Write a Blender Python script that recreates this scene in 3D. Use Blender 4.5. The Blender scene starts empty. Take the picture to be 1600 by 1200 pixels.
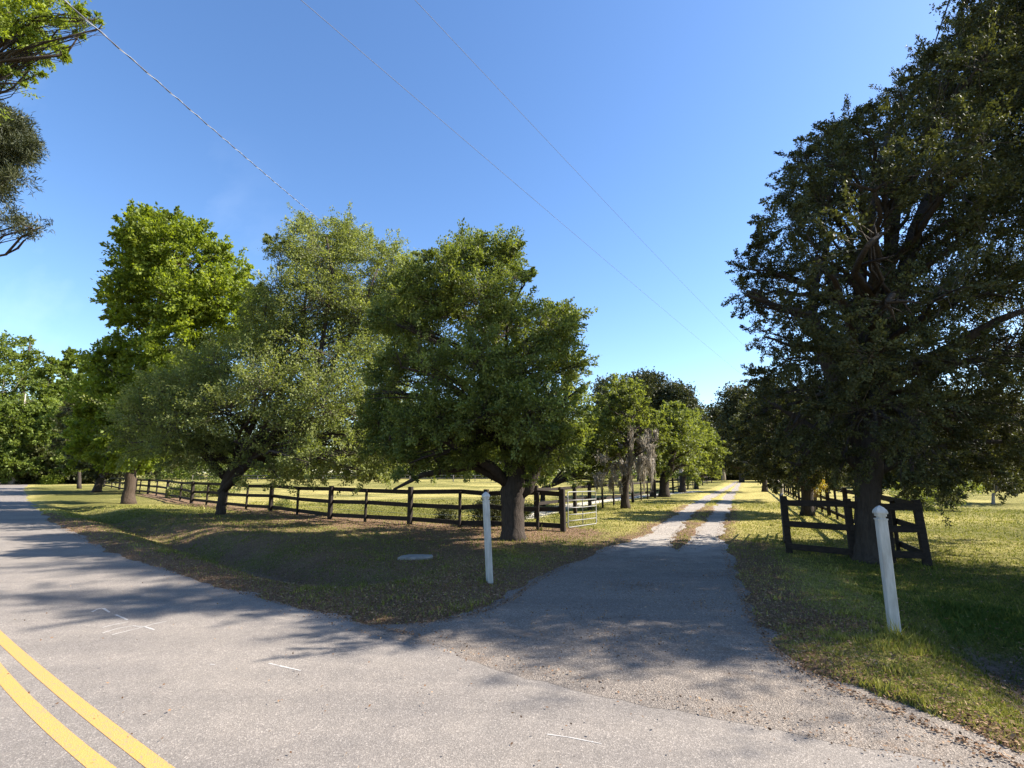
import bpy, math, random
import numpy as np
from mathutils import Vector, Matrix

# ------------------------------------------------------------------ camera, sky, sun
S = bpy.context.scene
H, F = 1.75, 800.0
PITCH = math.atan(138 / 800)
cam = bpy.data.objects.new('camera', bpy.data.cameras.new('camera'))
S.collection.objects.link(cam)
cam.location = (0, 0, H)
cam.rotation_euler = (math.pi / 2 + PITCH, 0, 0)
cam.data.sensor_width = 36; cam.data.lens = 18.0
cam.data.clip_start = 0.05; cam.data.clip_end = 3000
S.camera = cam

SUN_AZ, SUN_EL = math.radians(86), math.radians(39)      # azimuth clockwise from +Y
W = bpy.data.worlds.new('World'); S.world = W; W.use_nodes = True
wn = W.node_tree.nodes; wl = W.node_tree.links
bg = wn['Background']
sky = wn.new('ShaderNodeTexSky'); sky.sky_type = 'NISHITA'; sky.sun_disc = False
sky.sun_elevation = SUN_EL; sky.sun_rotation = SUN_AZ
sky.air_density = 1.0; sky.dust_density = 0.4; sky.ozone_density = 2.5
hs = wn.new('ShaderNodeHueSaturation'); hs.inputs['Saturation'].default_value = 1.15; hs.inputs['Hue'].default_value = .504
wl.new(sky.outputs[0], hs.inputs['Color'])
# faint high cirrus low in the left of the sky
tcw = wn.new('ShaderNodeTexCoord'); mpw = wn.new('ShaderNodeMapping'); mpw.inputs['Rotation'].default_value = (0, .5, .6); mpw.inputs['Scale'].default_value = (1.2, 5.5, 3.5)
nzw = wn.new('ShaderNodeTexNoise'); nzw.inputs['Scale'].default_value = 1.4; nzw.inputs['Detail'].default_value = 7; nzw.inputs['Roughness'].default_value = .55
rpw = wn.new('ShaderNodeValToRGB'); rpw.color_ramp.elements[0].position = .50; rpw.color_ramp.elements[1].position = .80; rpw.color_ramp.elements[1].color = (.13, .13, .13, 1)
mxw = wn.new('ShaderNodeMix'); mxw.data_type = 'RGBA'; mxw.inputs[7].default_value = (7.5, 8.2, 9.0, 1)
wl.new(tcw.outputs['Generated'], mpw.inputs[0]); wl.new(mpw.outputs[0], nzw.inputs['Vector']); wl.new(nzw.outputs['Fac'], rpw.inputs[0]); dpw = wn.new('ShaderNodeVectorMath'); dpw.operation = 'DOT_PRODUCT'; dpw.inputs[1].default_value = (-.64, .72, .27); wl.new(tcw.outputs['Generated'], dpw.inputs[0])
mrw = wn.new('ShaderNodeMapRange'); mrw.interpolation_type = 'SMOOTHSTEP'; mrw.inputs[1].default_value = .93; mrw.inputs[2].default_value = 1.0; wl.new(dpw.outputs['Value'], mrw.inputs[0])
mlw = wn.new('ShaderNodeMath'); mlw.operation = 'MULTIPLY'; wl.new(rpw.outputs[0], mlw.inputs[0]); wl.new(mrw.outputs[0], mlw.inputs[1]); wl.new(mlw.outputs[0], mxw.inputs[0])
wl.new(hs.outputs[0], mxw.inputs[6]); wl.new(mxw.outputs[2], bg.inputs[0]); bg.inputs[1].default_value = 0.093
sd_ = bpy.data.lights.new('sun', 'SUN'); sd_.energy = 5.0; sd_.angle = math.radians(0.53); sd_.color = (1, .93, .83)
sun = bpy.data.objects.new('sun', sd_); S.collection.objects.link(sun)
sv = Vector((math.sin(SUN_AZ) * math.cos(SUN_EL), math.cos(SUN_AZ) * math.cos(SUN_EL), math.sin(SUN_EL)))
sun.rotation_euler = (-sv).to_track_quat('-Z', 'Y').to_euler()
S.view_settings.view_transform = 'Standard'; S.view_settings.look = 'None'
S.view_settings.exposure = 1.6; S.view_settings.gamma = 1
S.cycles.max_bounces = 6; S.cycles.diffuse_bounces = 3; S.cycles.glossy_bounces = 2
S.cycles.transmission_bounces = 4; S.cycles.transparent_max_bounces = 4
S.cycles.caustics_reflective = False; S.cycles.caustics_refractive = False

# ------------------------------------------------------------------ helpers
cP, sP = math.cos(PITCH), math.sin(PITCH)
def ray(px, py):
    v = (600 - py) / F
    return np.array([(px - 800) / F, cP - v * sP, sP + v * cP])
def G(px, py, z=0.0):
    d = ray(px, py); t = (z - H) / d[2]
    return np.array([d[0] * t, d[1] * t])
def AT(px, py, Y):
    d = ray(px, py); t = Y / d[1]
    return np.array([d[0] * t, Y, H + d[2] * t])
def pxs(Y): return Y / F

def link(o, parent=None):
    S.collection.objects.link(o)
    if parent is not None: o.parent = parent
    return o
def tag(o, label=None, cat=None, group=None, kind=None):
    if label: o['label'] = label
    if cat: o['category'] = cat
    if group: o['group'] = group
    if kind: o['kind'] = kind
    return o
def empty(name, loc, rz=0):
    o = bpy.data.objects.new(name, None); o.location = loc; o.rotation_euler = (0, 0, rz)
    return link(o)

def np_mesh(name, V, Fc, mat, parent=None, attrs=None, smooth=False, origin=None):
    """V (n,3); Fc (m,k) with equal k"""
    me = bpy.data.meshes.new(name)
    V = np.asarray(V, np.float32); Fc = np.asarray(Fc, np.int32)
    if origin is not None: V = V - np.asarray(origin, np.float32)
    m, k = Fc.shape
    me.vertices.add(len(V)); me.vertices.foreach_set('co', V.ravel())
    me.loops.add(m * k); me.loops.foreach_set('vertex_index', Fc.ravel())
    me.polygons.add(m); me.polygons.foreach_set('loop_start', np.arange(0, m * k, k, dtype=np.int32))
    me.update(calc_edges=True)
    if smooth: me.polygons.foreach_set('use_smooth', np.ones(m, bool))
    for an, av in (attrs or {}).items():
        a = me.attributes.new(an, 'FLOAT', 'POINT'); a.data.foreach_set('value', np.asarray(av, np.float32))
    me.materials.append(mat)
    return link(bpy.data.objects.new(name, me), parent)

class MB:
    def __init__(s): s.v = []; s.f = []; s.n = 0
    def add(s, V, Fs):
        s.v.append(np.asarray(V, float)); s.f += [tuple(i + s.n for i in q) for q in Fs]; s.n += len(V)
    def bar(s, a, b, w, h, up=(0, 0, 1), twist=0, bev=0.0):
        a, b = np.array(a, float), np.array(b, float); d = (b - a) / np.linalg.norm(b - a)
        up = np.array(up, float)
        if abs(np.dot(up, d)) > .98: up = np.array([0, 1, 0.])
        x = np.cross(d, up); x /= np.linalg.norm(x); y = np.cross(x, d)
        if twist: x, y = x * math.cos(twist) + y * math.sin(twist), y * math.cos(twist) - x * math.sin(twist)
        bev = bev or min(w, h) * .12
        c = []
        for sx, sy in ((-1, -1), (1, -1), (1, 1), (-1, 1)):
            o1 = (sx * (w / 2 - bev), sy * h / 2); o2 = (sx * w / 2, sy * (h / 2 - bev))
            c += [o2, o1] if sx * sy > 0 else [o1, o2]
        c = [(-w/2, h/2-bev), (-w/2, -h/2+bev), (-w/2+bev, -h/2), (w/2-bev, -h/2), (w/2, -h/2+bev), (w/2, h/2-bev), (w/2-bev, h/2), (-w/2+bev, h/2)]
        V = [a + x * p + y * q for p, q in c] + [b + x * p + y * q for p, q in c]
        n = 8
        s.add(V, [(i, (i + 1) % n, n + (i + 1) % n, n + i) for i in range(n)] + [tuple(range(n))[::-1], tuple(range(n, 2 * n))])
    def tube(s, P, R, n=8, wob=0.0, rng=None, cap=True):
        P = [np.array(p, float) for p in P]
        V = []; prev = np.array([1., 0, 0])
        for i, p in enumerate(P):
            d = P[min(i + 1, len(P) - 1)] - P[max(i - 1, 0)]; d /= (np.linalg.norm(d) + 1e-9)
            x = prev - d * np.dot(prev, d)
            if np.linalg.norm(x) < .05: x = np.cross(d, [0, 1, .3])
            x /= np.linalg.norm(x); y = np.cross(d, x); prev = x
            for k in range(n):
                t = 2 * math.pi * k / n
                r = R[i] * (1 + (wob * rng.uniform(-1, 1) if wob else 0))
                V.append(p + (x * math.cos(t) + y * math.sin(t)) * r)
        Fs = [(i * n + k, i * n + (k + 1) % n, (i + 1) * n + (k + 1) % n, (i + 1) * n + k) for i in range(len(P) - 1) for k in range(n)]
        if cap: Fs += [tuple(range(n))[::-1], tuple(range((len(P) - 1) * n, len(P) * n))]
        s.add(V, Fs)
    def build(s, name, mat, parent=None, smooth=False, origin=None):
        V = np.concatenate(s.v)
        if origin is not None: V = V - np.asarray(origin)
        me = bpy.data.meshes.new(name); me.from_pydata(V.tolist(), [], s.f)
        if smooth: me.polygons.foreach_set('use_smooth', np.ones(len(me.polygons), bool))
        me.materials.append(mat); me.update()
        return link(bpy.data.objects.new(name, me), parent)

# lattice value noise
def _h(ix, iy, s):
    n = (ix.astype(np.int64) * 374761393 + iy.astype(np.int64) * 668265263 + s * 2147483647) & 0xffffffff
    n = ((n ^ (n >> 13)) * 1274126177) & 0xffffffff
    return ((n ^ (n >> 16)) & 0xffff) / 65535.0
def vn(x, y, sc=1.0, s=0):
    x = np.asarray(x) / sc; y = np.asarray(y) / sc
    ix, iy = np.floor(x), np.floor(y); fx, fy = x - ix, y - iy
    fx = fx * fx * (3 - 2 * fx); fy = fy * fy * (3 - 2 * fy)
    a, b, c, d = _h(ix, iy, s), _h(ix + 1, iy, s), _h(ix, iy + 1, s), _h(ix + 1, iy + 1, s)
    return (a * (1 - fx) + b * fx) * (1 - fy) + (c * (1 - fx) + d * fx) * fy
def fbm(x, y, sc, s=0, o=4):
    r = 0; a = .5; t = 0
    for i in range(o): r = r + a * vn(x, y, sc / 2 ** i, s + i * 17); t += a; a *= .55
    return r / t
def sstep(a, b, x):
    t = np.clip((x - a) / (b - a), 0, 1); return t * t * (3 - 2 * t)

# ------------------------------------------------------------------ materials
def mat(name):
    m = bpy.data.materials.new(name); m.use_nodes = True
    nt = m.node_tree; b = nt.nodes['Principled BSDF']
    return m, nt, b
def N(nt, t, **k):
    n = nt.nodes.new('ShaderNode' + t)
    for a, v in k.items(): setattr(n, a, v)
    return n
def noise(nt, scale, detail=5, rough=.6, vec=None, sc3=None):
    tc = N(nt, 'NewGeometry') if vec is None else None
    v = tc.outputs['Position'] if vec is None else vec
    if sc3:
        mp = N(nt, 'Mapping'); mp.inputs['Scale'].default_value = sc3
        nt.links.new(v, mp.inputs[0]); v = mp.outputs[0]
    n = N(nt, 'TexNoise'); n.inputs['Scale'].default_value = scale; n.inputs['Detail'].default_value = detail
    n.inputs['Roughness'].default_value = rough
    nt.links.new(v, n.inputs['Vector']); return n.outputs['Fac']
def ramp(nt, fac, stops):
    r = N(nt, 'ValToRGB'); e = r.color_ramp.elements
    while len(e) < len(stops): e.new(.5)
    for i, (p, c) in enumerate(stops): e[i].position = p; e[i].color = (*c, 1) if len(c) == 3 else c
    nt.links.new(fac, r.inputs[0]); return r.outputs[0]
def mix(nt, fac, a, b, mode='MIX'):
    m = N(nt, 'Mix', data_type='RGBA', blend_type=mode)
    for s, v in ((0, fac), (6, a), (7, b)):
        if isinstance(v, (int, float)): m.inputs[s].default_value = v
        elif isinstance(v, tuple): m.inputs[s].default_value = (*v, 1)
        else: nt.links.new(v, m.inputs[s])
    return m.outputs[2]
def bump(nt, b, h, strength, dist):
    n = N(nt, 'Bump'); n.inputs['Strength'].default_value = strength; n.inputs['Distance'].default_value = dist
    nt.links.new(h, n.inputs['Height']); nt.links.new(n.outputs[0], b.inputs['Normal'])
def attr(nt, name):
    a = N(nt, 'Attribute'); a.attribute_name = name; return a.outputs['Fac']

def leaf_mat(name, c0, c1, c2, trans=.35, rough=.55, spec=.25, tcol=(1.5, 1.5, .5)):
    m, nt, b = mat(name)
    col = ramp(nt, attr(nt, 'rnd'), [(0, c0), (.5, c1), (1, c2)])
    nt.links.new(col, b.inputs['Base Color']); b.inputs['Roughness'].default_value = rough
    b.inputs['Specular IOR Level'].default_value = spec
    t = N(nt, 'BsdfTranslucent'); tc = mix(nt, 1.0, col, tcol, 'MULTIPLY')
    nt.links.new(tc, t.inputs[0])
    ms = N(nt, 'MixShader'); ms.inputs[0].default_value = trans
    nt.links.new(b.outputs[0], ms.inputs[1]); nt.links.new(t.outputs[0], ms.inputs[2])
    nt.links.new(ms.outputs[0], nt.nodes['Material Output'].inputs[0]); return m
M = {}
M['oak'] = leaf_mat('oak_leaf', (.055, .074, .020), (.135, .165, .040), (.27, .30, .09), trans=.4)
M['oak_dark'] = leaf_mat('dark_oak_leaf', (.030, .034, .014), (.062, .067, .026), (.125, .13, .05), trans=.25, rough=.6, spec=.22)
M['olive'] = leaf_mat('olive_oak_leaf', (.085, .105, .036), (.17, .195, .062), (.30, .32, .125), trans=.42)
M['bright'] = leaf_mat('bright_leaf', (.085, .11, .016), (.16, .205, .026), (.27, .31, .05), trans=.45)
M['avenue'] = leaf_mat('avenue_leaf', (.075, .09, .028), (.145, .170, .048), (.24, .26, .08), trans=.42)
M['wood'] = leaf_mat('woodland_leaf', (.07, .10, .022), (.13, .17, .034), (.21, .25, .05), trans=.4)
M['pine'] = leaf_mat('pine_needle', (.030, .038, .020), (.055, .062, .030), (.11, .11, .045), trans=.15)
M['grassblade'] = leaf_mat('grass_blade', (.065, .085, .018), (.20, .205, .045), (.46, .40, .14), trans=.3, rough=.7, spec=.1, tcol=(1.2, 1.2, .7))
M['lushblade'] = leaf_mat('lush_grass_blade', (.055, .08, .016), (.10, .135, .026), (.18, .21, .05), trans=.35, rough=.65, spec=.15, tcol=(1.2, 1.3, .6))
M['litter'] = leaf_mat('dry_leaf', (.10, .055, .03), (.20, .115, .065), (.40, .28, .17), trans=.1, rough=.8, spec=.1, tcol=(1, 1, 1))
M['moss'] = leaf_mat('spanish_moss', (.20, .18, .16), (.32, .29, .25), (.46, .42, .36), trans=.3, rough=.9, spec=.1, tcol=(1, .95, .85))
M['sapling'] = leaf_mat('yellowing_leaf', (.20, .15, .03), (.30, .25, .05), (.32, .12, .04), trans=.4)

def bark(name, a, b_, sc=6):
    m, nt, b = mat(name)
    n1 = noise(nt, sc, 6, .7, sc3=(3.2, 3.2, .55)); n2 = noise(nt, 1.1, 3, .5)
    c = mix(nt, n2, ramp(nt, n1, [(.3, a), (.7, b_)]), tuple(x * 1.25 for x in b_))
    c = mix(nt, .35, c, ramp(nt, n1, [(.35, a), (.7, b_)]))
    nt.links.new(c, b.inputs['Base Color']); b.inputs['Roughness'].default_value = .95
    b.inputs['Specular IOR Level'].default_value = .15
    bump(nt, b, n1, 1.0, .05); return m
M['bark'] = bark('oak_bark', (.016, .013, .011), (.070, .056, .046))
M['bark_warm'] = bark('warm_bark', (.028, .020, .014), (.085, .062, .045))
M['bark_pale'] = bark('pale_bark', (.18, .15, .12), (.42, .37, .31))

def simple(name, c0, c1, scale, rough=.7, bmp=.3, bd=.01, spec=.3, sc3=None, metal=0):
    m, nt, b = mat(name)
    n = noise(nt, scale, 6, .65, sc3=sc3)
    nt.links.new(ramp(nt, n, [(.3, c0), (.7, c1)]), b.inputs['Base Color'])
    b.inputs['Roughness'].default_value = rough; b.inputs['Specular IOR Level'].default_value = spec
    b.inputs['Metallic'].default_value = metal
    bump(nt, b, n, bmp, bd); return m
M['fence'] = simple('creosoted_wood', (.012, .009, .007), (.036, .026, .020), 9, .8, .5, .01, .25, (1, 1, 3))
M['oldwood'] = simple('weathered_wood', (.10, .09, .08), (.22, .20, .18), 12, .9, .5, .01, .2)
M['wire'] = simple('galvanised_wire', (.28, .28, .29), (.42, .42, .43), 30, .5, 0, 0, .5)
M['gate_pale'] = simple('galvanised_pipe', (.16, .16, .155), (.30, .29, .27), 14, .4, .1, .002, .5)
M['gate_dark'] = simple('dark_pipe', (.02, .02, .02), (.05, .045, .04), 14, .5, .1, .002, .4)
M['farwhite'] = simple('whitewashed_board', (.5, .5, .47), (.7, .7, .66), 3, .7, .1, .002, .3)
M['concrete'] = simple('aged_concrete', (.16, .15, .135), (.32, .30, .27), 9, .9, .5, .006, .2)
M['cable'] = simple('cable', (.07, .07, .08), (.14, .14, .16), 9, .6, 0, 0, .3)
M['cable_bright'] = simple('lashed_cable', (.25, .26, .28), (.42, .43, .45), 3.0, .4, 0, 0, .5)
M['shoot'] = simple('shoot_wood', (.05, .040, .03), (.13, .11, .085), 9, .9, .3, .004, .1)
M['twig'] = simple('pale_twig', (.16, .13, .10), (.34, .29, .23), 9, .9, .3, .004, .2)

# white vinyl post with green-grey grime near the foot
m, nt, b = mat('painted_post')
n = noise(nt, 26, 5, .7); n2 = noise(nt, 7, 4, .6, sc3=(3, 3, .6))
pos = N(nt, 'NewGeometry'); sx = N(nt, 'SeparateXYZ'); nt.links.new(pos.outputs['Position'], sx.inputs[0])
c = ramp(nt, n2, [(.25, (.30, .29, .26)), (.65, (.50, .49, .45))])
c = mix(nt, ramp(nt, n, [(.62, (0, 0, 0)), (.72, (.5, .5, .5))]), c, (.33, .31, .26))
mr = N(nt, 'MapRange'); mr.inputs[1].default_value = .32; mr.inputs[2].default_value = 0; mr.inputs[3].default_value = 0; mr.inputs[4].default_value = .5
nt.links.new(sx.outputs[2], mr.inputs[0])
c = mix(nt, mr.outputs[0], c, (.30, .32, .30))
nt.links.new(c, b.inputs['Base Color']); b.inputs['Roughness'].default_value = .55
bump(nt, b, n, .25, .003); M['post'] = m

# asphalt family
def asphalt(name, stone_sc, dark, light, tint, crack=.5, bs=.6, bd=.006):
    m, nt, b = mat(name)
    g = N(nt, 'NewGeometry')
    vo = N(nt, 'TexVoronoi'); vo.inputs['Scale'].default_value = stone_sc
    nt.links.new(g.outputs['Position'], vo.inputs['Vector'])
    sep = N(nt, 'SeparateColor'); nt.links.new(vo.outputs['Color'], sep.inputs[0])
    stone = ramp(nt, sep.outputs[0], [(0, dark), (.45, tuple((a + c_) / 2 for a, c_ in zip(dark, light))), (.85, light), (1, tuple(min(.8, x * 1.45) for x in light))])
    big = noise(nt, .55, 6, .62); mid = noise(nt, 5, 5, .7)
    c = mix(nt, 1.0, stone, ramp(nt, big, [(.3, (.84, .84, .86)), (.7, (1.12, 1.10, 1.07))]), 'MULTIPLY')
    c = mix(nt, 1.0, c, ramp(nt, mid, [(.3, (.88, .88, .88)), (.7, (1.10, 1.09, 1.08))]), 'MULTIPLY')
    mp = N(nt, 'Mapping'); mp.inputs['Rotation'].default_value = (0, 0, math.radians(36)); mp.inputs['Scale'].default_value = (.12, 1.6, 1); nt.links.new(g.outputs['Position'], mp.inputs[0])
    c = mix(nt, 1.0, c, ramp(nt, noise(nt, 1.0, 4, .55, vec=mp.outputs[0]), [(.35, (.86, .86, .87)), (.65, (1.08, 1.07, 1.06))]), 'MULTIPLY')
    c = mix(nt, ramp(nt, noise(nt, 1.7, 5, .7), [(.55, (0, 0, 0)), (.75, (.45, .45, .45))]), c, tint)
    # pits and stray debris
    pits = N(nt, 'TexVoronoi'); pits.inputs['Scale'].default_value = 5.5; nt.links.new(g.outputs['Position'], pits.inputs['Vector'])
    pm = ramp(nt, pits.outputs['Distance'], [(.035, (1, 1, 1)), (.07, (0, 0, 0))])
    c = mix(nt, mix(nt, 1.0, pm, ramp(nt, noise(nt, 2.3, 2, .5), [(.5, (0, 0, 0)), (.6, (.6, .6, .6))]), 'MULTIPLY'), c, (.05, .045, .04))
    nt.links.new(c, b.inputs['Base Color']); b.inputs['Roughness'].default_value = .88
    b.inputs['Specular IOR Level'].default_value = .25
    hgt = N(nt, 'Math', operation='ADD'); nt.links.new(vo.outputs['Distance'], hgt.inputs[0]); nt.links.new(mid, hgt.inputs[1])
    bump(nt, b, hgt.outputs[0], bs, bd); return m
M['road'] = asphalt('worn_asphalt', 120, (.155, .138, .122), (.232, .208, .182), (.225, .197, .168), bs=.35)
M['apron'] = asphalt('chipseal', 100, (.12, .102, .086), (.232, .20, .167), (.28, .215, .155), bs=.7, bd=.008)
_m = M['apron']; _nt = _m.node_tree; _b = _nt.nodes['Principled BSDF']; _src = _b.inputs['Base Color'].links[0].from_socket
_g = N(_nt, 'NewGeometry'); _dp = N(_nt, 'VectorMath', operation='DOT_PRODUCT'); _dp.inputs[1].default_value = (.4075, .9132, 0); _nt.links.new(_g.outputs['Position'], _dp.inputs[0])
_mr = N(_nt, 'MapRange'); _mr.inputs[1].default_value = 8.5; _mr.inputs[2].default_value = 15.5; _nt.links.new(_dp.outputs['Value'], _mr.inputs[0])
_ad = N(_nt, 'Math', operation='ADD'); _nt.links.new(_mr.outputs[0], _ad.inputs[0]); _nt.links.new(noise(_nt, 2.2, 6, .7), _ad.inputs[1])
_st = N(_nt, 'MapRange'); _st.inputs[1].default_value = .85; _st.inputs[2].default_value = 1.25; _nt.links.new(_ad.outputs[0], _st.inputs[0])
_c = mix(_nt, _st.outputs[0], _src, ramp(_nt, noise(_nt, 45, 4, .8), [(.3, (.19, .168, .142)), (.7, (.40, .36, .315))]))
_c = mix(_nt, ramp(_nt, noise(_nt, 1.3, 6, .75), [(.56, (0, 0, 0)), (.68, (.55, .55, .55))]), _c, (.15, .105, .072))
_nt.links.new(_c, _b.inputs['Base Color'])
M['gravel'] = asphalt('crushed_gravel', 45, (.18, .158, .134), (.35, .315, .272), (.30, .25, .18), bs=.9, bd=.012)

m, nt, b = mat('yellow_paint')
g = N(nt, 'NewGeometry'); vo = N(nt, 'TexVoronoi'); vo.inputs['Scale'].default_value = 110; nt.links.new(g.outputs['Position'], vo.inputs['Vector'])
sep = N(nt, 'SeparateColor'); nt.links.new(vo.outputs['Color'], sep.inputs[0])
n2 = noise(nt, 3.5, 6, .75); n3 = noise(nt, 40, 4, .8)
c = mix(nt, ramp(nt, n2, [(.3, (0, 0, 0)), (.75, (.8, .8, .8))]), (.50, .27, .070), (.42, .25, .10))
w1 = ramp(nt, sep.outputs[0], [(.90, (0, 0, 0)), (.93, (.75, .75, .75))])
w2 = mix(nt, 1.0, ramp(nt, n3, [(.56, (0, 0, 0)), (.64, (1, 1, 1))]), ramp(nt, n2, [(.48, (.1, .1, .1)), (.62, (.8, .8, .8))]), 'MULTIPLY')
c = mix(nt, w1, c, (.20, .18, .155)); c = mix(nt, w2, c, (.20, .18, .155))
nt.links.new(c, b.inputs['Base Color']); b.inputs['Roughness'].default_value = .75; b.inputs['Specular IOR Level'].default_value = .25
bump(nt, b, vo.outputs['Distance'], .4, .005); M['yellow'] = m
M['chalk'] = simple('faded_white_paint', (.32, .30, .28), (.50, .48, .45), 60, .8, .3, .003)

# ground
m, nt, b = mat('grassy_ground')
fine = noise(nt, 55, 6, .75); med = noise(nt, 9, 6, .7); big = noise(nt, .9, 5, .6)
green = ramp(nt, fine, [(.28, (.040, .042, .014)), (.5, (.125, .122, .034)), (.72, (.26, .235, .075))])
dry = ramp(nt, fine, [(.28, (.15, .115, .045)), (.5, (.34, .29, .095)), (.72, (.52, .45, .19))])
lit = ramp(nt, fine, [(.28, (.050, .030, .019)), (.5, (.17, .108, .066)), (.72, (.40, .29, .19))])
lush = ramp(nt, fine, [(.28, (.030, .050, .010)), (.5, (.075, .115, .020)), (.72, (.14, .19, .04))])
soil = ramp(nt, fine, [(.28, (.10, .075, .055)), (.7, (.28, .22, .17))])
sand = ramp(nt, fine, [(.28, (.40, .36, .28)), (.7, (.58, .54, .45))])
def soft(a, w=.25):
    ad = N(nt, 'Math', operation='ADD'); nt.links.new(attr(nt, a), ad.inputs[0])
    mm = N(nt, 'MapRange'); mm.inputs[1].default_value = .25; mm.inputs[2].default_value = .75; mm.inputs[3].default_value = -w; mm.inputs[4].default_value = w
    nt.links.new(med, mm.inputs[0]); nt.links.new(mm.outputs[0], ad.inputs[1])
    st = N(nt, 'MapRange', interpolation_type='SMOOTHSTEP'); st.inputs[1].default_value = .3; st.inputs[2].default_value = .7
    nt.links.new(ad.outputs[0], st.inputs[0]); return st.outputs[0]
c = mix(nt, soft('dry', .35), green, dry)
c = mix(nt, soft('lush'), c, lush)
c = mix(nt, soft('litter', .4), c, lit)
c = mix(nt, soft('soil', .3), c, soil)
c = mix(nt, soft('sand', .15), c, sand)
c = mix(nt, 1.0, c, ramp(nt, big, [(.3, (.82, .82, .82)), (.7, (1.15, 1.15, 1.15))]), 'MULTIPLY')
nt.links.new(c, b.inputs['Base Color']); b.inputs['Roughness'].default_value = 1; b.inputs['Specular IOR Level'].default_value = .05
bump(nt, b, fine, .9, .05); M['ground'] = m

# ------------------------------------------------------------------ paved outlines
E_px = [(75, 750.5), (45, 757), (36, 765), (38, 775), (45, 785), (62, 800), (90, 822), (150, 856), (235, 885), (330, 915), (430, 945), (560, 977)]
E = [G(*q) for q in E_px] + [G(1600, 1205), np.array([8., -.6]), np.array([22., -12.]), np.array([60., -46.])]
E = [np.array([-150., 150.])] + E
def resample(P, step):
    P = [np.array(p) for p in P]
    # Catmull-Rom
    out = []
    Q = [2 * P[0] - P[1]] + P + [2 * P[-1] - P[-2]]
    for i in range(1, len(Q) - 2):
        n_ = max(2, int(np.linalg.norm(Q[i + 1] - Q[i]) / step))
        for k in range(n_):
            t = k / n_
            out.append(.5 * ((2 * Q[i]) + (-Q[i - 1] + Q[i + 1]) * t + (2 * Q[i - 1] - 5 * Q[i] + 4 * Q[i + 1] - Q[i + 2]) * t * t + (-Q[i - 1] + 3 * Q[i] - 3 * Q[i + 1] + Q[i + 2]) * t ** 3))
    out.append(Q[-2]); return np.array(out)
Ec = resample(E, .8)
def offset(P, d):
    T = np.gradient(P, axis=0); T /= np.linalg.norm(T, axis=1)[:, None]
    Nn = np.stack([T[:, 1], -T[:, 0]], 1)       # right of travel: toward the camera side
    return P + Nn * d
def smoothline(P, k=5):
    Q = P.copy()
    for _ in range(k): Q[1:-1] = (Q[:-2] + 2 * Q[1:-1] + Q[2:]) / 4
    return Q
Ec = smoothline(Ec, 4)
# make sure the offset points to the camera side
_t = offset(Ec, 1.0)
if np.min(np.linalg.norm(_t, axis=1)) > np.min(np.linalg.norm(Ec, axis=1)): SG = -1
else: SG = 1
ROADW = 5.5
road_poly = np.concatenate([Ec, offset(Ec, SG * ROADW)[::-1]])

def VPline(a, b): return [G(*a), G(*b)]
apron_px = [(560, 977), (640, 990), (740, 1035), (800, 1053), (912, 1081), (1053, 1112), (1200, 1140), (1400, 1175), (1590, 1214), (1640, 1222),
            (1600, 1206), (1560, 1190), (1450, 1140), (1330, 1090), (1240, 1045), (1200, 1015), (1165, 960), (1140, 900), (1128, 860),
            (1122, 843), (1090, 843), (1083, 850), (1060, 862), (1040, 853), (1052, 838), (1011, 838), (985, 845), (900, 880), (850, 905), (800, 940), (745, 962), (680, 974), (600, 978)]
apron_poly = np.array([G(*q) for q in apron_px])
def track(pts):
    L = [G(a, y) for a, b_, y in pts]; R = [G(b_, y) for a, b_, y in pts]
    return np.array(L), np.array(R)
tl = track([(985, 1040, 850), (1011, 1052, 838), (1036, 1070, 818), (1060, 1087, 800), (1085, 1104, 785), (1104, 1118, 775), (1117, 1128, 769), (1128, 1137, 764), (1138.5, 1146, 758.5), (1145, 1151, 754.5), (1149, 1153.5, 752)])
tr = track([(1084, 1128, 856), (1088, 1122, 838), (1101, 1128, 818), (1112, 1135, 800), (1125, 1141, 785), (1134, 1145.5, 775), (1141, 1150, 769), (1146, 1153, 764), (1150.5, 1155.5, 758.5), (1153, 1157.5, 754.5), (1155, 1159, 752)])
def strip_poly(L, R):
    D = (R - L); D /= np.linalg.norm(D, axis=1)[:, None]; L = L + D * .05; R = R - D * .05
    return np.concatenate([L, R[::-1]])
tl_poly, tr_poly = strip_poly(*tl), strip_poly(*tr)

def sdist(P, poly):
    """signed distance (negative inside) of points P (n,2) to polygon"""
    A = poly; B = np.roll(poly, -1, 0)
    d = np.full(len(P), 1e9); inside = np.zeros(len(P), bool)
    for a, b_ in zip(A, B):
        ab = b_ - a; l2 = ab @ ab
        if l2 < 1e-12: continue
        ap = P - a; t = np.clip(ap @ ab / l2, 0, 1)
        d = np.minimum(d, np.hypot(ap[:, 0] - t * ab[0], ap[:, 1] - t * ab[1]))
        c1 = (a[1] > P[:, 1]) != (b_[1] > P[:, 1])
        if c1.any():
            xi = a[0] + (P[:, 1] - a[1]) / (b_[1] - a[1] + 1e-30) * ab[0]
            inside ^= c1 & (P[:, 0] < xi)
    return np.where(inside, -d, d)
def ldist(P, line):
    d = np.full(len(P), 1e9)
    for a, b_ in zip(line[:-1], line[1:]):
        ab = b_ - a; ap = P - a; t = np.clip(ap @ ab / (ab @ ab), 0, 1)
        d = np.minimum(d, np.hypot(ap[:, 0] - t * ab[0], ap[:, 1] - t * ab[1]))
    return d
Ecoarse = Ec[::3]
roadc = np.concatenate([Ecoarse, offset(Ec, SG * ROADW)[::3][::-1]])
def paved(P):
    return np.minimum.reduce([sdist(P, roadc), sdist(P, apron_poly), sdist(P, tl_poly), sdist(P, tr_poly)])

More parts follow.
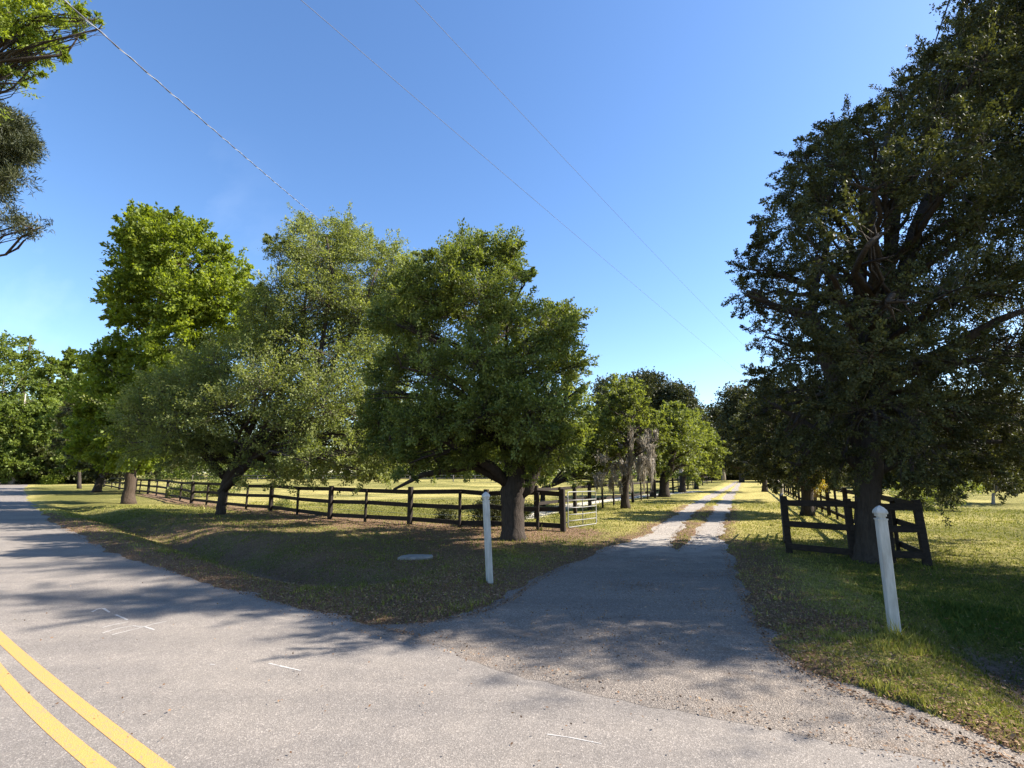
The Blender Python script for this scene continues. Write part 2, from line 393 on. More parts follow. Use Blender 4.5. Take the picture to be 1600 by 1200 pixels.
# ditch centre lines (parallel to the road edge, one each side of the driveway)
dl_px = [(100, 790), (200, 815), (300, 845), (380, 868), (450, 888), (520, 898), (575, 902)]
dr_px = [(1560, 1005), (1640, 1060), (1760, 1160)]
dl = np.array([G(*q) for q in dl_px]); dr = np.array([G(*q) for q in dr_px]); dr = np.concatenate([dr, dr[-1:] + (dr[-1:] - dr[-2:-1]) * 4])
fl_px = [(162, 761), (186, 765.5), (211, 770), (231, 772.5), (260, 778), (299, 787), (351, 793), (422, 800), (515, 812), (640, 822), (759, 828), (880, 832)]
fl = np.array([G(*q) for q in fl_px])
VP = np.array([.4075, .9132])      # driveway direction on the ground

def jagn(x, y): return (fbm(x, y, .5, 31, 3) - .5) * .40 + (fbm(x, y, 1.7, 37, 2) - .5) * .42
def terrain(x, y, P=None, pv=None):
    P = np.stack([x, y], 1) if P is None else P
    pv = paved(P) if pv is None else pv
    z = .03 + .07 * (fbm(x, y, 3.5, 3) - .5) + .05 * (fbm(x, y, .7, 9, 3) - .5)
    dd = ldist(P, dl); z -= .34 * np.exp(-(dd / .65) ** 2) * sstep(60, 10, dd + np.hypot(x, y))
    z += .05 * np.exp(-((dd - 1.5) / .7) ** 2)
    mnd = np.hypot(x - G(700, 915)[0], y - G(700, 915)[1]); z += .06 * np.exp(-(mnd / 1.1) ** 2)
    d2 = ldist(P, dr); z -= .34 * np.exp(-(d2 / .55) ** 2); z += .05 * np.exp(-((d2 - 1.3) / .5) ** 2)
    far = sstep(25, 60, np.hypot(x, y)); z = z * (1 - far) + .03 * far
    jag = jagn(x, y)
    s = pv + jag
    k = sstep(-.04, .16, s)
    flat = sstep(.0, 1.3, pv); z = z * flat + .022 * (1 - flat)
    return z * k + (-.05) * (1 - k)

# polar ground sheet
th = np.radians(np.concatenate([np.linspace(-58, 58, 620), np.linspace(58, 302, 90)[1:-1]]))
rr = [0.0, 0.6]
while rr[-1] < 1500: rr.append(rr[-1] * (1.0115 if 2.0 < rr[-1] < 130 else 1.06) + .0)
rr = np.array(rr[1:])
TH, RR = np.meshgrid(th, rr); gx = (RR * np.sin(TH)).ravel(); gy = (RR * np.cos(TH)).ravel()
GP = np.stack([gx, gy], 1)
near = np.hypot(gx, gy) < 160
pvv = np.full(len(gx), 50.); pvv[near] = paved(GP[near])
gz = terrain(gx, gy, GP, pvv)
nth, nr = len(th), len(rr)
i0 = np.arange(nr - 1)[:, None] * nth + np.arange(nth)[None, :]
i1 = np.arange(nr - 1)[:, None] * nth + (np.arange(nth)[None, :] + 1) % nth
quads = np.stack([i0.ravel(), i1.ravel(), (i1 + nth).ravel(), (i0 + nth).ravel()], 1)[:, ::-1]
# close the hole under the camera
V = np.concatenate([np.stack([gx, gy, gz], 1), [[0, 0, -.05]]]); ctr = len(V) - 1

def zones(x, y, pv):
    P = np.stack([x, y], 1)
    R = np.hypot(x, y)
    fdist = ldist(P, fl)
    beyond = sstep(-.5, 1.5, (y - np.interp(x, fl[:, 0], fl[:, 1]))) * (x < 1.5)
    n1, n2, n3 = fbm(x, y, 4, 51), fbm(x, y, 1.3, 61), fbm(x, y, 14, 71)
    along = x * VP[1] - y * VP[0]            # signed distance right of a line through the camera along the driveway
    dryv = .36 + .9 * (n1 - .5) + .5 * (n3 - .5)
    dryv += .35 * np.exp(-(pv / .9) ** 2)
    dryv += .10 * beyond
    fielddry = (R > 22) & (along > -3.2) & (along < 3)
    dryv += .22 * fielddry + .1 * ((along > 3) & (R > 16))
    dryv += .55 * np.exp(-(pv / 1.2) ** 2) * ((along > 2.0) & (y < 6.2))
    under = ((along > 1.5) & (y > 5.3) & (R < 13.5)); dryv -= .34 * under  # dryness cut to darken the turf, painting in shade below the right oak
    lit_ = .0 + 1.0 * np.exp(-(fdist / 1.1) ** 2) * (x > -30) + .45 * (n2 - .5)
    tb = np.hypot(x - .05, y - 13.8); lit_ += .8 * np.exp(-(tb / 2.6) ** 2)
    nearL = sstep(13, 8, y) * sstep(-3, -1, x) * (along < -3) ; lit_ += .55 * nearL
    lit_ += .48 * ((x < -.5) & (R < 26)) * (1 - beyond) * (.6 + fbm(x, y, 2.2, 88))
    edge = np.exp(-(pv / .65) ** 2) * (R < 30); lit_ += .75 * edge * (.4 + 1.1 * fbm(x, y, 1.1, 41))
    rs = np.exp(-((along - (G(1150, 900) @ np.array([VP[1], -VP[0]])) - .5) / .55) ** 2) * (R < 15) * (R > 7); lit_ += .55 * rs
    gp = np.hypot(x - G(1400, 1003)[0], y - G(1400, 1003)[1]); lit_ += .5 * np.exp(-(gp / .9) ** 2)
    ap_band = (along > 2.2) & (y < 6.3); lit_ += .18 * ap_band
    d2 = ldist(P, dr); lush_shadev = .75 * np.exp(-((d2 - .95) / .6) ** 2) * (along > 2) * (.45 + 1.1 * n2) + .12 * (n2 - .5)
    lush_shadev += .35 * ((along > 1.5) & (y > 6.5) & (R < 17)) + .04 * sstep(-2, -4, x) * (R < 22) * (1 - beyond)  # first term is painted shade: darker green turf beneath the right oak
    lush_shadev += .25 * np.exp(-(np.hypot(x - G(520, 930)[0], y - G(520, 930)[1]) / 1.0) ** 2)
    soilv = .75 * np.exp(-(d2 / .45) ** 2) + .55 * np.exp(-(ldist(P, dl) / .28) ** 2) * (R < 13) + .25 * (n2 - .5)
    soilv += .28 * np.exp(-(pv / .25) ** 2) * (R < 30)
    sp = ldist(P, np.array([G(800, 812), G(900, 789), G(1000, 776), G(1090, 768)])); sandv = .9 * np.exp(-(sp / .8) ** 2) + .2 * (n2 - .5)
    return dict(dry=dryv, litter=lit_, lush=lush_shadev, soil=soilv, sand=sandv)
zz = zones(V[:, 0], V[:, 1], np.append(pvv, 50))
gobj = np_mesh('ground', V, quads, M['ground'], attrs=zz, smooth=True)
hole = [(ctr, i, (i + 1) % nth) for i in range(nth)]
hm = np_mesh('ground_under_camera', V[np.concatenate([[ctr], np.arange(nth)])], np.array([(0, 1 + (i + 1) % nth, 1 + i) for i in range(nth)]), M['ground'])
hm.name = 'ground'; hm['kind'] = 'structure'
tag(gobj, kind='structure')

def flat_strip(name, L, R, z, mat_, kind='structure', sub=1):
    n_ = len(L); V = np.concatenate([np.c_[L, np.full(n_, z)], np.c_[R, np.full(n_, z)]])
    Q = np.array([(i, i + 1, n_ + i + 1, n_ + i) for i in range(n_ - 1)])
    a, b_, c_ = V[Q[0][0]], V[Q[0][1]], V[Q[0][2]]
    if np.cross(b_ - a, c_ - a)[2] < 0: Q = Q[:, ::-1]
    o = np_mesh(name, V, Q, mat_); return tag(o, kind=kind)
flat_strip('road', offset(Ec, -SG * .35), offset(Ec, SG * ROADW), 0.0, M['road'])
# apron polygon, slightly wider than its clean outline on the land side, ragged seam on the road side
def poly_obj(name, P, z, mat_):
    import bmesh
    bm = bmesh.new(); vs = [bm.verts.new((p[0], p[1], z)) for p in P]
    f = bm.faces.new(vs); f.normal_update()
    if f.normal.z < 0: f.normal_flip()
    bmesh.ops.triangulate(bm, faces=[f]); me = bpy.data.meshes.new(name); bm.to_mesh(me); bm.free()
    me.materials.append(mat_); return tag(link(bpy.data.objects.new(name, me)), kind='structure')
rng = random.Random(5)
ap = []
notch = [(1090, 843), (1083, 850), (1060, 862), (1040, 853), (1052, 838)]
sheet = np.array([G(*q) for q in apron_px if q not in notch])
for a, b_ in zip(sheet, np.roll(sheet, -1, 0)):
    n_ = max(1, int(np.linalg.norm(b_ - a) / .15)); d_ = (b_ - a) / np.linalg.norm(b_ - a)
    for k in range(n_): ap.append((*(a + (b_ - a) * k / n_), d_[1], -d_[0]))
ap = np.array(ap); area = np.sum(sheet[:, 0] * np.roll(sheet[:, 1], -1) - np.roll(sheet[:, 0], -1) * sheet[:, 1]); sgn = 1 if area > 0 else -1
sdr = sdist(ap[:, :2], roadc); apn = []
for q, s_ in zip(ap, sdr):
    p_ = q[:2]
    if s_ < -.06: p_ = p_ + np.array([rng.uniform(-.03, .03), rng.uniform(-.035, .035)])      # ragged seam against the road
    else: p_ = p_ + q[2:] * sgn * min(.38, s_ + .2)                                             # runs on under the turf edge
    apn.append(p_)
poly_obj('driveway_apron', apn, .0015, M['apron'])
def widen(L, R, w):
    D = (R - L); D /= np.linalg.norm(D, axis=1)[:, None]; return L - D * w, R + D * w
for L, R in (tl, tr):
    l2, r2 = widen(L, R, .18)
    Ls = resample(list(l2), 1.5); Rs = resample(list(r2), 1.5)
    n_ = min(len(Ls), len(Rs))
    flat_strip('gravel_track', l2, r2, .0, M['gravel'])

# gravel spill between apron and tracks handled by overlapping sheets
for px_pts in ([(0, 996.5), (50, 1037.5), (100, 1084.5), (150, 1123.5), (252, 1200)], [(0, 1052), (50, 1106), (100, 1151), (158, 1200)]):
    Q = np.array([G(*q) for q in px_pts]); cf = np.polyfit(Q[:, 0], Q[:, 1], 2); sl = np.polyfit(Q[:, 0], Q[:, 1], 1)[0]
    xs_ = np.linspace(-7, 0, 40); C_ = np.stack([xs_, np.polyval(cf, xs_)], 1)
    d0 = C_[0] - C_[1]; d1 = C_[-1] - C_[-2]; d0 /= np.linalg.norm(d0); d1 /= np.linalg.norm(d1)
    far_ = np.array([C_[0] + d0 * k for k in (30, 18, 9, 4)]); C_ = np.concatenate([far_, C_, [C_[-1] + d1 * k for k in (3, 8, 20)]])
    flat_strip('road_marking', offset(C_, -.05), offset(C_, .05), .002, M['yellow'])
# faded scratch marks on the asphalt
zc = lambda x, y: G(x / 4, 900 + y / 4)
mk = MB()
def scratch(pts, w, z=.0022):
    P = [zc(*q) for q in pts]
    for a, b_ in zip(P[:-1], P[1:]):
        d = (b_ - a) / np.linalg.norm(b_ - a); n_ = np.array([-d[1], d[0]]) * w / 2
        q = [a - n_, b_ - n_ * .6, b_ + n_ * .6, a + n_]
        mk.add([(p[0], p[1], z) for p in q], [(0, 1, 2, 3)])
for pts, w in (([(575, 225), (608, 208), (640, 200)], .03), ([(645, 202), (685, 228)], .035), ([(722, 243), (760, 258), (797, 275)], .03),
               ([(640, 322), (720, 303), (800, 287)], .018), ([(640, 357), (740, 327), (830, 312), (900, 318)], .018), ([(700, 368), (860, 328), (960, 300), (1040, 284)], .018),
               ([(895, 315), (930, 325), (965, 337)], .025), ([(1680, 546), (1740, 560)], .018), ([(1745, 562), (1880, 592)], .022), ([(1312, 552), (1345, 555)], .014), ([(3420, 990), (3560, 1010), (3760, 1050)], .012)):
    scratch(pts, w)
tag(mk.build('scratch_mark', M['chalk']), kind='structure')

# ------------------------------------------------------------------ vegetation machinery
def unit(v): return v / (np.linalg.norm(v, axis=-1, keepdims=True) + 1e-9)
def quads_from(p, a, side, l, w, fold=0):
    """rhombus leaves"""
    n = len(p); V = np.empty((n, 4, 3), np.float32)
    V[:, 0] = p; V[:, 1] = p + a * (l * .45)[:, None] + side * (w / 2)[:, None]
    V[:, 2] = p + a * l[:, None]; V[:, 3] = p + a * (l * .45)[:, None] - side * (w / 2)[:, None]
    return V.reshape(-1, 3), np.arange(n * 4, dtype=np.int32).reshape(-1, 4)
def gapnoise(p, sc, s):
    q = p / sc + s * 3.7
    return (np.sin(q[:, 0] * 1.9 + 1.3 * np.sin(q[:, 2] * 1.7 + s)) + np.sin(q[:, 1] * 2.1 + 1.1 * np.sin(q[:, 0] * 1.3)) + np.sin(q[:, 2] * 2.3 + 1.2 * np.sin(q[:, 1] * 1.6 + 2 * s))) / 3

def sprays(lobes, n, rs, up=.15, inner=.35, low=1.0, gap=(1.0, -.45), squash=.85, clump=13):
    """starting points and directions of twigs through the lobes"""
    C = np.array([l[:3] for l in lobes]); R = np.array([l[3] for l in lobes])
    nc = max(len(C) * 2, int(n / clump))
    idx = rs.choice(len(C), nc, p=R ** 2 / (R ** 2).sum())
    u = unit(rs.normal(size=(nc, 3))); flip = (u[:, 2] < -.2) & (rs.rand(nc) > low); u[flip, 2] *= -1
    f = 1 - (1 - inner) * rs.rand(nc) ** 1.7
    c = C[idx] + u * (R[idx] * f)[:, None] * np.array([1, 1, squash])
    keep = gapnoise(c, gap[0], 1.0 + n % 7) > gap[1]
    c, u, rc = c[keep], u[keep], (R[idx] * rs.uniform(.16, .42, nc))[keep]
    k = rs.choice(len(c), n, p=rc ** 2 / (rc ** 2).sum())
    v = unit(rs.normal(size=(n, 3))) * (rs.rand(n, 1) ** .45)
    v[:, 2] = np.abs(v[:, 2]) * .75 - .22
    c2 = c[k] + v * rc[k][:, None] * np.array([1.15, 1.15, .8])
    d = unit(u[k] * .55 + v * .9 + rs.normal(size=c2.shape) * .4 + np.array([0, 0, up]))
    return c2, d
def leaves(c, d, per, L, scat, ll, lw, rs, flat=.5, tone=0.0):
    n = len(c); k = per
    t = rs.rand(n, k) ** .8
    p = c[:, None] + d[:, None] * (t * L * rs.uniform(.6, 1.3, (n, 1)))[..., None] + rs.normal(size=(n, k, 3)) * scat * np.array([1, 1, .75])
    p = p.reshape(-1, 3); dd = np.repeat(d, k, 0)
    a = unit(dd + rs.normal(size=p.shape) * .8)
    r = rs.normal(size=p.shape); r[:, 2] *= (1 - flat)
    side = unit(np.cross(a, np.cross(a, r) + 1e-3)) if False else unit(r - a * (r * a).sum(1, keepdims=True))
    l = ll * rs.uniform(.6, 1.25, len(p)); w = lw * rs.uniform(.7, 1.2, len(p))
    V, Q = quads_from(p, a, side, l, w)
    cl = np.repeat(rs.normal(size=n) * .16, k); rv = np.clip(.45 + cl + rs.normal(size=len(p)) * .16 + tone, 0, 1)
    return V, Q, np.repeat(rv, 4)

def plumes(lobes, nleaf, per, rs, ll, lw, up=.25, fat=.17, low=1.0, tone=0.0, reach=(.7, 1.3), gap=(1.2, -.6), twig=False):
    """feathery leafy shoots growing outward from the middle of each lobe; returns leaf mesh arrays and the shoot axes"""
    C = np.array([l[:3] for l in lobes]); R = np.array([l[3] for l in lobes]); n = max(len(C) * 3, int(nleaf / per))
    idx = rs.choice(len(C), n, p=R ** 2 / (R ** 2).sum())
    u = unit(rs.normal(size=(n, 3)) + np.array([0, 0, .15])); flip = (u[:, 2] < -.25) & (rs.rand(n) > low); u[flip, 2] *= -1
    r = R[idx]; a = C[idx] + u * (r * .15)[:, None] + rs.normal(size=(n, 3)) * (r * .12)[:, None]
    L = r * rs.uniform(reach[0], reach[1], n) * np.where(rs.rand(n) < .08, 1.25, 1)
    bend = unit(rs.normal(size=(n, 3)) + np.array([0, 0, up * 3])) * (L * .22)[:, None]
    keep = gapnoise(a + u * L[:, None] * .6, gap[0], 2.3 + n % 5) > gap[1]
    a, u, L, bend, r = a[keep], u[keep], L[keep], bend[keep], r[keep]; n = len(a)
    t = .22 + .8 * rs.rand(n, per) ** .8
    pr = np.clip(r * fat, .05, 1.2)[:, None] * (1.25 - .85 * t) * rs.uniform(.7, 1.25, (n, 1))
    p = a[:, None] + u[:, None] * (L[:, None] * t)[..., None] + bend[:, None] * (t * t)[..., None] + rs.normal(size=(n, per, 3)) * pr[..., None] * np.array([1, 1, .7])
    dirn = np.repeat(unit(u + bend / L[:, None]), per, 0); p = p.reshape(-1, 3)
    ax = unit(dirn + rs.normal(size=p.shape) * .75); q = rs.normal(size=p.shape); q[:, 2] *= .7
    side = unit(q - ax * (q * ax).sum(1, keepdims=True))
    V, Q = quads_from(p, ax, side, ll * rs.uniform(.6, 1.25, len(p)), lw * rs.uniform(.7, 1.2, len(p)))
    rv = np.clip(.42 + np.repeat(rs.normal(size=n) * .15, per) + .18 * (t.ravel() - .5) + rs.normal(size=len(p)) * .15 + tone, 0, 1)
    tw = None
    if twig:   # thin three-sided shoot wood
        m = 5; tt = np.linspace(0, .85, m); P = a[:, None] + u[:, None] * (L[:, None] * tt)[..., None] + bend[:, None] * (tt * tt)[None, :, None]
        w = (np.clip(r * .012, .004, .03)[:, None] * (1 - .85 * tt))[..., None]
        e1 = unit(np.cross(u, [.3, .2, 1.])); e2 = np.cross(u, e1); ring = []
        for k in range(3): th_ = 2 * math.pi * k / 3; ring.append(P + (e1 * math.cos(th_) + e2 * math.sin(th_))[:, None] * w)
        TV = np.stack(ring, 2).reshape(-1, 3); base = (np.arange(n)[:, None, None] * m + np.arange(m - 1)[None, :, None]) * 3; k = np.arange(3)[None, None, :]
        TQ = np.stack([base + k, base + (k + 1) % 3, base + 3 + (k + 1) % 3, base + 3 + k], -1).reshape(-1, 4); tw = (TV, TQ)
    return V, Q, np.repeat(rv, 4), tw

def curve(a, b, sag, n, rng_, wob=.06):
    a, b = np.array(a, float), np.array(b, float); L = np.linalg.norm(b - a); P = []
    off = np.array([rng_.uniform(-1, 1), rng_.uniform(-1, 1), 0]) * L * wob
    for i in range(n + 1):
        t = i / n; s_ = math.sin(math.pi * t)
        P.append(a + (b - a) * t + np.array([0, 0, sag * L]) * s_ + off * math.sin(2 * math.pi * t) + (np.array([rng_.gauss(0, 1), rng_.gauss(0, 1), rng_.gauss(0, 1)]) * L * .012 if 0 < i < n else 0))
    return P

def tree(name, label, cat, base, trunk, lobes, mat_, leaf, seed, group=None, barkm='bark', twigs=True, trunk_n=12, stems=None,
         limb_r=.55, up=.15, low=1.0, gap=(1.0, -.45), inner=.35, squash=.85, limb_keep=1.0, extra=None, crown_tone=0.0, dense=False, near=False, pper=90, fat=.17, reach=(.7, 1.3)):
    """trunk: list of (x,y,z,r) world points; lobes: (x,y,z,R); leaf = (n_sprays, per, L, scatter, ll, lw)"""
    rs = np.random.RandomState(seed); rng_ = random.Random(seed)
    bx, by = base; root = empty(name, (bx, by, 0)); tag(root, label, cat, group)
    o = (bx, by, 0)
    mb = MB(); T = np.array(trunk, float)
    # densify + root flare
    P = []; R = []
    for i in range(len(T) - 1):
        for k in range(4):
            t = k / 4; q = T[i] * (1 - t) + T[i + 1] * t; P.append(q[:3] + np.array([rng_.gauss(0, 1), rng_.gauss(0, 1), 0]) * q[3] * .06); R.append(q[3])
    P.append(T[-1][:3]); R.append(T[-1][3])
    R[0] *= 1.35; R[1] *= 1.08; P[0][2] = -.12
    mb.tube(P, R, trunk_n, .07, rng_)
    if extra: extra(mb, rng_)
    top = np.array(P[-1]); rt = R[-1]
    if lobes and twigs:
        for l in sorted(lobes, key=lambda l: -l[3]):
            if rng_.random() > limb_keep: continue
            c = np.array(l[:3])
            # leave the trunk at a height below the lobe
            cand = [i for i in range(len(P)) if P[i][2] > .35 * P[-1][2]]
            i = min(cand, key=lambda i: abs((c[2] - P[i][2]) - .55 * np.linalg.norm((c - P[i])[:2])))
            a = P[i]; r0 = min(R[i] * limb_r, .030 * np.linalg.norm(c - a) ** .8 + .012)
            Lc = curve(a, c, rng_.uniform(.02, .12), 7, rng_)
            mb.tube(Lc, [r0 * (1 - .75 * k / 7) for k in range(8)], 6, .05, rng_)
            for j in range(4):
                s0 = Lc[rng_.randint(3, 7)]; u = unit(rs.normal(size=3) + np.array([0, 0, .3]))
                e = c + u * l[3] * .9; s1 = curve(s0, e, .04, 4, rng_)
                mb.tube(s1, [r0 * .32 * (1 - .8 * k / 4) for k in range(5)], 4)
                for q in range(2):
                    e2 = s1[rng_.randint(1, 3)]; u2 = unit(rs.normal(size=3) + u)
                    mb.tube(curve(e2, e2 + u2 * l[3] * .6, .03, 3, rng_), [r0 * .13, r0 * .1, r0 * .06, r0 * .03], 3)
    mb.build('trunk', M[barkm], root, smooth=True, origin=o)
    ns, per, L, sc, ll, lw = leaf
    if dense:
        c, d = sprays(lobes, ns, rs, up, inner, low, gap, squash); V, Q, rv = leaves(c, d, per, L, sc, ll, lw, rs, tone=crown_tone); tw = None
    else:
        V, Q, rv, tw = plumes(lobes, ns * per, pper, rs, ll, lw, up, fat, low, crown_tone, gap=(gap[0] * 1.4, gap[1] - .12), twig=near, reach=reach)
    np_mesh('crown', V, Q, M[mat_], root, {'rnd': rv}, origin=o)
    if tw: np_mesh('twigs', tw[0], tw[1], M['shoot'], root, origin=o)
    return root

def plobes(lst, Y0, spread, rs, copies=2, jit=.35):
    """lobes from picture outline: (px, py, r_px, depth offset) turned into real spheres at real depth; repeated through the crown's depth"""
    lst = np.array(lst, float); cx = lst[:, 0].mean(); W_ = max(60, np.abs(lst[:, 0] - cx).max() + 40)
    out = []
    for px, py, r, dz in lst:
        sp = spread * math.sqrt(max(.12, 1 - ((px - cx) / W_) ** 2))
        for k in range(copies):
            dy = dz + (sp * ((k + .5) / copies * 2 - 1) + rs.uniform(-jit, jit) * spread * .5 if copies > 1 else 0)
            p = AT(px + rs.uniform(-.1, .1) * r, py + rs.uniform(-.1, .1) * r, Y0 + dy)
            out.append((*p, r * (Y0 + dy) / F * rs.uniform(.85, 1.08)))
    return out
def auto_lobes(bx, by, h, rad, rs, n=14, lo=.3, shape='round', top=1.0):
    out = []
    for i in range(n):
        t = (i + .5) / n; z = h * (lo + (1 - lo) * t * .93)
        if shape == 'round': pr = math.sin(math.pi * min(1, .18 + .78 * t)) ** .7
        elif shape == 'pine': pr = .5 + .5 * math.sin(math.pi * t)
        else: pr = (1 - t) ** .6 * 1.05 + .12
        a = i * 2.4 + rs.uniform(-.5, .5); rr_ = rad * pr * rs.uniform(.25, .68)
        R_ = rad * rs.uniform(.34, .5) * (.75 + .3 * pr)
        out.append((bx + math.cos(a) * rr_, by + math.sin(a) * rr_, z, R_))
    out.append((bx, by, h * .62, rad * .55))
    return out
def tpts(lst, Y):
    """trunk points from the picture: (px, py, r_px) at depth Y"""
    return [(*AT(a, b_, Y), r * Y / F) for a, b_, r in lst]

# ------------------------------------------------------------------ the near trees
RS = np.random.RandomState(11)
# oak left of the driveway, by the white post
Yc = G(803, 845)[1]
lob = [(650, 435, 30, .3), (622, 462, 28, .4), (605, 500, 30, .4), (662, 405, 16, .2), (800, 398, 20, 0), (822, 432, 12, 0), (735, 400, 36, 0), (700, 425, 36, .3), (775, 415, 38, .2), (805, 440, 22, 0), (680, 470, 45, 0), (745, 475, 50, -.4), (800, 500, 42, 0), (640, 510, 42, .6),
       (865, 520, 40, 0), (870, 500, 28, .4), (885, 570, 34, 0), (820, 570, 48, -1.2), (745, 560, 50, -1.5), (670, 580, 45, -.6), (625, 570, 35, .6), (880, 640, 38, -.3),
       (830, 650, 50, -1.2), (760, 650, 45, -1.4), (690, 650, 42, -.6), (640, 660, 40, 0), (610, 690, 36, .2), (865, 700, 42, -.2), (815, 715, 36, .8), (740, 715, 32, .8),
       (680, 715, 28, .4), (640, 725, 24, .2), (900, 610, 18, 0), (905, 680, 18, .3), (840, 740, 20, .4), (590, 660, 30, .6), (600, 610, 30, .8)]
def burl(mb, r_):
    p = AT(828, 752, Yc); mb.tube([AT(812, 775, Yc), AT(826, 762, Yc), p, AT(845, 720, Yc), AT(866, 690, Yc)], [.12, .17, .16, .11, .07], 9, .06, r_)
    mb.tube([AT(795, 760, Yc), AT(770, 730, Yc - .4), AT(700, 690, Yc - .8), AT(640, 660, Yc - .6)], [.16, .14, .09, .04], 8, .05, r_)
    mb.tube([AT(790, 752, Yc), AT(740, 728, Yc + .3), AT(660, 742, Yc + .3), AT(615, 765, Yc + .3)], [.14, .11, .07, .03], 8, .05, r_)
    mb.tube([AT(805, 735, Yc), AT(770, 640, Yc), AT(720, 600, Yc), AT(650, 560, Yc)], [.2, .15, .09, .04], 8, .05, r_)
tree('oak_tree', 'rounded oak with dark forked trunk and burl, behind the thinner white post', 'tree', G(803, 845),
     [(*G(803, 845), 0, .31), (*AT(801, 800, Yc)[:3], .28), (*AT(801, 770, Yc)[:3], .33), (*AT(805, 735, Yc)[:3], .30), (*AT(800, 640, Yc)[:3], .17), (*AT(765, 500, Yc)[:3], .08), (*AT(745, 420, Yc)[:3], .03)],
     plobes(lob, Yc, 2.8, RS, 2), 'oak', (17000, 17, .5, .08, .076, .044), 21, extra=burl, gap=(.8, -.42), up=.35, low=.9, near=True)

# slender leaning oak with the wide pale-green crown
Yb = G(345, 805)[1]
lob = [(490, 365, 28, 1), (540, 370, 28, 1), (455, 400, 30, 1), (515, 415, 45, .5), (570, 400, 28, 1), (440, 450, 35, 0), (590, 430, 35, .5), (500, 480, 50, 0), (560, 490, 45, 0), (620, 460, 32, 1), (640, 420, 18, 1), (430, 380, 14, 1),
       (450, 530, 40, -.5), (520, 560, 55, -1), (580, 570, 45, -1), (400, 560, 40, 0), (340, 570, 38, 0), (300, 600, 42, 0), (250, 610, 32, 0), (420, 610, 55, -1.5), (350, 640, 50, -1),
       (280, 655, 45, -.5), (220, 650, 38, 0), (200, 690, 30, .5), (260, 705, 34, 0), (320, 710, 34, .2), (380, 690, 40, -1), (450, 670, 45, -2), (510, 640, 50, -2), (570, 650, 48, -2), (600, 700, 38, -2.5),
       (540, 710, 38, -3), (480, 725, 32, -3), (430, 735, 26, -2), (380, 738, 22, 0), (570, 738, 24, -3), (610, 405, 26, 1), (645, 440, 30, 1), (655, 485, 30, 1), (600, 520, 34, .5), (560, 700, 34, -1), (600, 725, 26, -1), (630, 620, 25, -1), (625, 670, 28, -2), (412, 440, 20, 1), (418, 480, 28, .5), (400, 515, 30, .5), (425, 530, 30, 0)]
def stemsB(mb, r_):
    for pts in ([(345, 770), (420, 690), (500, 560), (520, 430), (510, 370)], [(350, 760), (400, 690), (470, 560), (480, 440)], [(352, 745), (300, 690), (250, 650)], [(352, 745), (440, 700), (540, 650), (600, 600)], [(420, 690), (480, 640), (560, 500), (590, 420)]):
        Pp = [AT(a, b_, Yb - .5 * i) for i, (a, b_) in enumerate(pts)]
        mb.tube(Pp, [.17 * (1 - .8 * i / (len(pts) - 1)) for i in range(len(pts))], 7, .05, r_)
tree('oak_tree', 'wide pale olive-green oak with slender black leaning trunk before the left rail fence', 'tree', G(345, 805),
     [(*G(343, 805), 0, .18), (*AT(347, 780, Yb)[:3], .165), (*AT(354, 748, Yb)[:3], .15), (*AT(375, 700, Yb)[:3], .13), (*AT(430, 600, Yb)[:3], .06)],
     plobes(lob, Yb, 3.6, RS, 2), 'olive', (23000, 15, .65, .11, .098, .054), 22, extra=stemsB, gap=(1.1, -.38), up=.3, near=True, reach=(.7, 1.5), fat=.19)

# tall bright tree
Yt = G(200, 788)[1]
lob = [(240, 345, 20, 0), (215, 350, 22, 0), (200, 365, 18, 0), (265, 350, 22, 0), (300, 372, 26, 0), (325, 378, 16, 0), (250, 385, 38, 0), (210, 400, 30, 0), (345, 400, 22, 0), (300, 415, 38, 0), (362, 430, 24, 0), (230, 440, 40, 0), (195, 465, 28, 0),
       (280, 465, 42, -1), (340, 465, 38, 0), (380, 470, 22, .5), (215, 500, 34, 0), (185, 490, 18, 0), (265, 520, 42, -1), (330, 520, 40, 0), (385, 520, 26, 0), (200, 545, 32, 0), (165, 560, 24, 0), (245, 580, 42, -1), (310, 580, 42, 0),
       (185, 600, 34, 0), (160, 630, 26, 0), (150, 590, 16, 0), (210, 640, 38, -1), (170, 670, 28, -1), (200, 700, 30, -1), (165, 705, 20, -1), (230, 715, 26, -1), (270, 640, 38, 0), (142, 625, 24, 0), (134, 662, 24, 0), (142, 700, 22, 0), (172, 736, 16, 0), (150, 575, 18, 0)]
tree('tall_tree', 'tallest tree on the left, vivid yellow-green leaves and thick straight brown trunk beside the fence', 'tree', G(200, 788),
     [(*G(200, 788), 0, .34), (*AT(202, 765, Yt)[:3], .28), (*AT(205, 735, Yt)[:3], .27), (*AT(225, 600, Yt)[:3], .28), (*AT(250, 470, Yt)[:3], .16), (*AT(255, 370, Yt)[:3], .05)],
     plobes(lob, Yt, 3.6, RS, 2), 'bright', (9000, 16, .7, .15, .20, .13), 23, barkm='bark_warm', gap=(1.3, -.35), up=.25, crown_tone=.05, pper=70)

